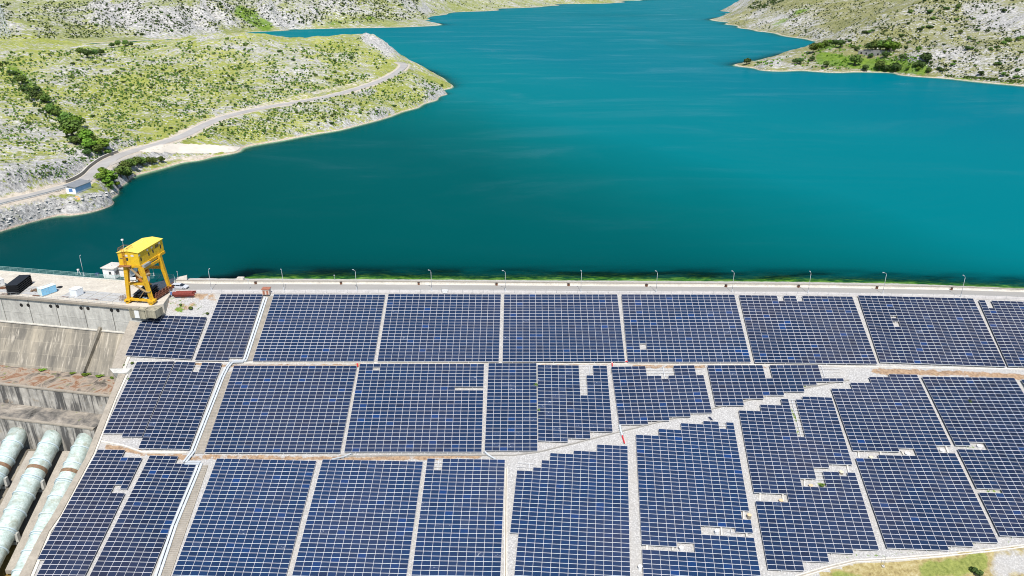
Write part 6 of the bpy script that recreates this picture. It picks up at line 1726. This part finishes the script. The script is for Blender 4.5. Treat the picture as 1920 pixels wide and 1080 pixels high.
def tree_at(px, py, hpx, label, group, kind=None, wide=1.0):
    """a tree whose foot is on the land under a bearing; hpx = apparent height in the photograph"""
    global N_TREE
    p = hit_land(px, py)
    if p is None: return
    d = float((p - CAM) @ FWD); H_ = hpx * d / F_PX / 0.93
    k_ = rt.choice((0, 1, 0, 3)) if kind is None else kind
    if not proto_used[k_]: o = protos[k_]; proto_used[k_] = True
    else: o = copy_tree(protos[k_], (0, 0, 0))
    o.location = p; o.rotation_euler = (0, 0, rt.uniform(0, 6.28)); o.scale = (H_ * wide, H_ * wide, H_)
    props(o, label, "tree", group); N_TREE += 1
lg = "bushy dark green tree of the row in the gully on the left headland"
for x, y, h in ((8, 128, 16), (20, 133, 14), (30, 140, 17), (44, 150, 15), (52, 157, 17), (60, 168, 20), (72, 176, 20), (66, 182, 18), (80, 190, 20), (90, 196, 20), (98, 206, 18), (92, 214, 16), (106, 216, 20), (112, 226, 22), (120, 232, 22), (128, 240, 24), (122, 244, 22), (134, 250, 26), (144, 256, 26), (136, 262, 22), (150, 264, 24), (160, 268, 24), (168, 262, 20), (172, 274, 22), (156, 280, 20), (178, 284, 20), (148, 274, 18), (186, 292, 22), (176, 296, 18), (196, 296, 18), (164, 292, 16)):
    tree_at(x + rt.uniform(-17, 17), y + rt.uniform(-8, 8), h * rt.uniform(0.5, 1.2), lg, "tree row in the left gully", rt.choice((0, 1, 1, 2)) if y > 200 else rt.choice((0, 1, 0)), wide=rt.uniform(1.1, 1.6))
lr = "dark round tree on the bank between headland road and water"
for x, y, h in ((236, 325, 22), (246, 318, 20), (258, 312, 18), (228, 335, 22), (240, 336, 22), (268, 311, 16), (281, 309, 14), (290, 307, 12), (303, 306, 12)):
    tree_at(x, y, h, lr, "trees below the headland road", 1, 1.25)
for x, y, h in ((196, 330, 18), (205, 336, 18), (190, 340, 16), (200, 348, 16), (214, 342, 16), (208, 356, 14), (220, 352, 12)):
    tree_at(x, y, h, "bright green bushy tree behind the blue hut at the headland bend", "bright bushes by the blue hut", 2, 1.4)
lt = "leafy tree on the green spit across the lake"
for x, y, h, k_ in ((1400, 121, 13, 0), (1490, 121, 12, 0), (1500, 120, 12, 0), (1522, 115, 10, 0), (1524, 100, 18, 1), (1535, 96, 16, 2), (1546, 90, 14, 1), (1555, 86, 12, 2), (1566, 88, 14, 0), (1575, 90, 16, 0), (1548, 128, 12, 1), (1603, 123, 20, 1), (1606, 97, 9, 0), (1632, 97, 18, 0), (1640, 96, 20, 1), (1650, 96, 20, 1), (1660, 97, 22, 1), (1668, 98, 22, 2), (1676, 98, 20, 2), (1632, 109, 9, 0), (1660, 110, 14, 0), (1622, 133, 12, 0), (1648, 133, 18, 1), (1660, 135, 13, 3), (1678, 136, 18, 0), (1690, 113, 10, 0), (1698, 113, 8, 0), (1734, 119, 20, 0), (1724, 129, 14, 0), (1716, 128, 10, 1), (1740, 138, 10, 1), (1720, 134, 9, 2), (1700, 134, 9, 2), (1760, 132, 7, 0), (1838, 143, 10, 3), (1880, 145, 9, 1), (1812, 96, 9, 3)):
    tree_at(x, y, h, lt, "trees on the green spit", k_, 1.25)
for x, y, h in ((165, 108, 17), (178, 106, 14), (152, 104, 14), (190, 104, 12), (210, 90, 10), (222, 88, 12), (236, 87, 12), (246, 88, 10)):
    tree_at(x, y, h, "dark leafy tree on the far crest of the left headland", "trees on the headland crest", rt.choice((0, 1)), 1.15)

N_SHRUB = 0
def shrub_at(p, r, label, group, kind=None):
    global N_SHRUB
    k_ = rt.choice((0, 1, 2, 4, 5, 6)) if kind is None else kind
    o = bpy.data.objects.new("shrub", SHRUB_ME[k_]); COL.objects.link(o)
    o.location = p; o.rotation_euler = (0, 0, rt.uniform(0, 6.28)); o.scale = (r, r, r * rt.uniform(0.75, 1.15))
    props(o, label, "shrub", group); N_SHRUB += 1
# individual shrubs, by region of the photograph (bearing boxes) and size in pixels
taken = []
def scatter(n, poly, rpx, label, group, kinds=None, seed=1, cluster=0.5, road=True):
    r_ = random.Random(seed); xs = [p[0] for p in poly]; ys = [p[1] for p in poly]; got = 0; tries = 0
    out = []
    while got < n and tries < n * 60:
        tries += 1
        x, y = r_.uniform(min(xs), max(xs)), r_.uniform(min(ys), max(ys))
        if not poly_mask(np.array([x]), np.array([y]), poly)[0]: continue
        if vnoise(np.array([x * 0.035]), np.array([y * 0.06]), seed + 5)[0] < r_.random() * cluster + 0.12: continue
        p = hit_land(x, y)
        if p is None or p[2] < ZW + 1.4: continue
        if road and p[0] < 0 and p[1] < 760:
            if np.hypot(road_s[:, 0] - p[0], road_s[:, 1] - p[1]).min() < 5.2: continue
        d = float((p - CAM) @ FWD); r = r_.uniform(*rpx) * d / F_PX
        out.append((p, r)); got += 1
    return out
HL = [(0, 100), (120, 95), (260, 88), (450, 70), (560, 85), (680, 72), (735, 110), (690, 150), (420, 212), (300, 262), (190, 300), (130, 335), (0, 345)]
for p, r in scatter(95, HL, (3.0, 5.5), "", "", seed=3): shrub_at(p, r, "low dark shrub among pale rocks on the headland slope above the road", "shrubs above the headland road")
LOWB = [(330, 262), (430, 222), (560, 196), (690, 166), (752, 132), (790, 145), (838, 165), (770, 204), (600, 246), (470, 268)]
for p, r in scatter(62, LOWB, (2.5, 4.6), "", "", seed=8): shrub_at(p, r, "low green shrub on the grassy bank between headland road and lake", "shrubs below the headland road")
NH = [(1545, 85), (1600, 56), (1650, 32), (1700, 12), (1740, 0), (1920, 0), (1920, 150), (1760, 138), (1700, 105)]
for p, r in scatter(80, NH, (3.6, 7.0), "", "", seed=12, cluster=0.4): shrub_at(p, r, "dark rounded shrub scattered on the dry hillside across the lake", "shrubs on the right hillside")
FH = [(0, 5), (420, 0), (780, 0), (800, 36), (640, 46), (480, 52), (380, 62), (200, 72), (0, 74)]
for p, r in scatter(45, FH, (2.5, 4.5), "", "", seed=15): shrub_at(p, r, "dark shrub on the steep far limestone hillside", "shrubs on the far hillside")
# the rest of the scrub, uncountable
def scrub(name, label_pts, mat, n_leaf=9):
    Q = []
    for p, r in label_pts:
        q = leaf_cloud(RNG, r, r * 1.2, n_leaf, r * 0.42, 3, 0.1); Q.append(q + p)
    me = quads_mesh(name, np.concatenate(Q), mat); o = bpy.data.objects.new(name, me); COL.objects.link(o); o["kind"] = "stuff"
    return o
scrub("headland_scrub", scatter(5200, HL, (1.0, 3.1), "", "", seed=31, cluster=0.75) + scatter(1500, LOWB, (0.9, 2.6), "", "", seed=32, cluster=0.7), M_LEAF)
scrub("far_hill_scrub", scatter(3200, FH, (0.8, 2.4), "", "", seed=33, cluster=0.8) + scatter(120, [(800, 30), (850, 22), (1150, 4), (1150, 0), (800, 0)], (0.5, 1.5), "", "", seed=38), M_LEAF2)
scrub("right_hill_scrub", scatter(1500, NH, (0.9, 2.6), "", "", seed=34, cluster=0.7) + scatter(800, [(1370, 44), (1450, 0), (1700, 0), (1600, 52), (1535, 76)], (0.7, 2.0), "", "", seed=35), M_LEAF2)
scrub("channel_scrub", scatter(140, [(1400, 18), (1412, 6), (1450, 0), (1480, 0), (1420, 18)], (1.2, 2.8), "", "", seed=44, cluster=0.2), M_LEAF2)
scrub("spit_scrub", scatter(420, [(1400, 123), (1540, 92), (1600, 84), (1740, 110), (1750, 140), (1600, 133), (1500, 130)], (1.2, 3.2), "", "", seed=36, cluster=0.5), M_LEAF3)
scrub("shore_scrub", scatter(160, [(1770, 142), (1920, 152), (1920, 160), (1770, 147)], (1.5, 3.0), "", "", seed=37, cluster=0.2), M_LEAF)
scrub("gully_scrub", scatter(240, [(5, 115), (60, 150), (130, 225), (200, 285), (180, 300), (100, 240), (20, 150)], (2.0, 4.5), "", "", seed=39, cluster=0.3), M_LEAF2)
def rocks(name, spots, seed):
    """broken limestone blocks lying on the slopes"""
    r_ = np.random.default_rng(seed); V = []; Fq = []
    base = np.array([(-1, -1, -0.6), (1, -1, -0.6), (1, 1, -0.6), (-1, 1, -0.6), (-0.7, -0.7, 0.5), (0.7, -0.7, 0.5), (0.7, 0.7, 0.5), (-0.7, 0.7, 0.5)], float)
    for p, r in spots:
        v = base * r_.uniform(0.55, 1.3, (8, 3)) * (r * r_.uniform(0.8, 1.9), r, r * r_.uniform(0.5, 1.0))
        a = R(28) + r_.normal(0, 0.5); v = v @ np.array([[math.cos(a), math.sin(a), 0], [-math.sin(a), math.cos(a), 0], [0, 0, 1]])
        n = len(V); V += [tuple(q) for q in v + p]
        Fq += [(n, n + 3, n + 2, n + 1), (n + 4, n + 5, n + 6, n + 7), (n, n + 1, n + 5, n + 4), (n + 1, n + 2, n + 6, n + 5), (n + 2, n + 3, n + 7, n + 6), (n + 3, n, n + 4, n + 7)]
    me = bpy.data.meshes.new(name); me.from_pydata(V, [], Fq); me.materials.append(M_LIME)
    o = bpy.data.objects.new(name, me); COL.objects.link(o); o["kind"] = "stuff"
M_LIME = plain("limestone", (0.50, 0.49, 0.465), 0.95, 0.45, 0.35, spec=0.15)
rocks("headland_rocks", scatter(3600, HL, (0.5, 1.7), "", "", seed=61, cluster=0.9) + scatter(1000, LOWB, (0.4, 1.3), "", "", seed=62, cluster=0.8), 5)
rocks("right_hill_rocks", scatter(1500, NH, (0.5, 1.7), "", "", seed=63, cluster=0.8), 6)
rocks("far_hill_rocks", scatter(900, FH, (0.6, 1.8), "", "", seed=64, cluster=0.9), 7)
rocks("bank_rocks", scatter(110, [(0, 405), (110, 372), (210, 360), (228, 352), (225, 366), (150, 388), (60, 410), (0, 430)], (0.8, 2.8), "", "", seed=65, cluster=0.2) + scatter(120, [(262, 306), (330, 292), (440, 284), (440, 288), (350, 303), (300, 314)], (0.6, 1.6), "", "", seed=66, cluster=0.2), 8)
# weeds between the panels and on the berms
def weed(px, py, r, label, kind=0):
    p = at_slope(np.array(float(px)), np.array(float(py)), 0.1)
    o = bpy.data.objects.new("weed", SHRUB_ME[kind]); COL.objects.link(o); o.location = p; o.scale = (r, r, r); o.rotation_euler = (0, 0, px)
    props(o, label, "weed")
weed(1004, 725, 0.75, "green weed in the seam beside the slim seven column array, upper clump")
weed(1012, 771, 0.6, "green weed in the seam beside the slim seven column array, middle clump")
weed(1006, 785, 0.45, "green weed in the seam beside the slim seven column array, lowest clump")
weed(1216, 736, 0.42, "small green weed poking up in the array with bare rails on top")
weed(1237, 637, 0.4, "tiny green weed in a top tier array near its pale gap")
weed(1817, 754, 0.65, "dark green weed growing through the array at the photo's edge", 4)
weed(352, 602, 0.5, "weed tuft on the gravel between crane plinth and top tier array"); weed(357, 581, 0.8, "larger bright weed tuft on the gravel slope below the red steel pile")
weed(338, 573, 0.5, "weed tuft on the bare brown earth near the red steel pile", 0); weed(388, 590, 0.6, "weed tuft on pale gravel against the narrow top tier array", 0)
weed(248, 682, 0.55, "yellow green weed tuft by the joint of the two training walls"); weed(233, 686, 0.4, "small weed on the flared block of the training wall", 0)
weed(242, 712, 0.5, "weed tuft in the gutter of the lower training wall, higher one"); weed(236, 727, 0.45, "weed tuft in the gutter of the lower training wall, lower one")
weed(1541, 912, 0.7, "bright green tuft in a pit among the lowest arrays beside a rusty cap"); weed(1828, 1077, 1.3, "dark green bush on the grass at the photo's bottom edge", 1)
for i, (u, k_, r) in enumerate(((-41, 1, 1.2), (-43, 3, 0.9), (-26, 3, 0.8), (-13, 3, 0.9), (-9, 3, 0.8), (-5, 3, 0.7), (-17, 3, 0.6))):
    p = W(u, pr[2][0] - 0.5, pr[2][1] + 0.1)
    o = bpy.data.objects.new("weed", SHRUB_ME[k_]); COL.objects.link(o); o.location = p; o.scale = (r * (1.6 if i else 1), r, r * (0.5 if i else 1.2))
    props(o, "dark bush at the foot of the sloping apron" if i == 0 else "low green weed along the foot of the sloping apron", "weed", None if i == 0 else "weeds at the apron foot")
print("TREES", N_TREE, "SHRUBS", N_SHRUB, "OBJECTS", len(COL.objects))
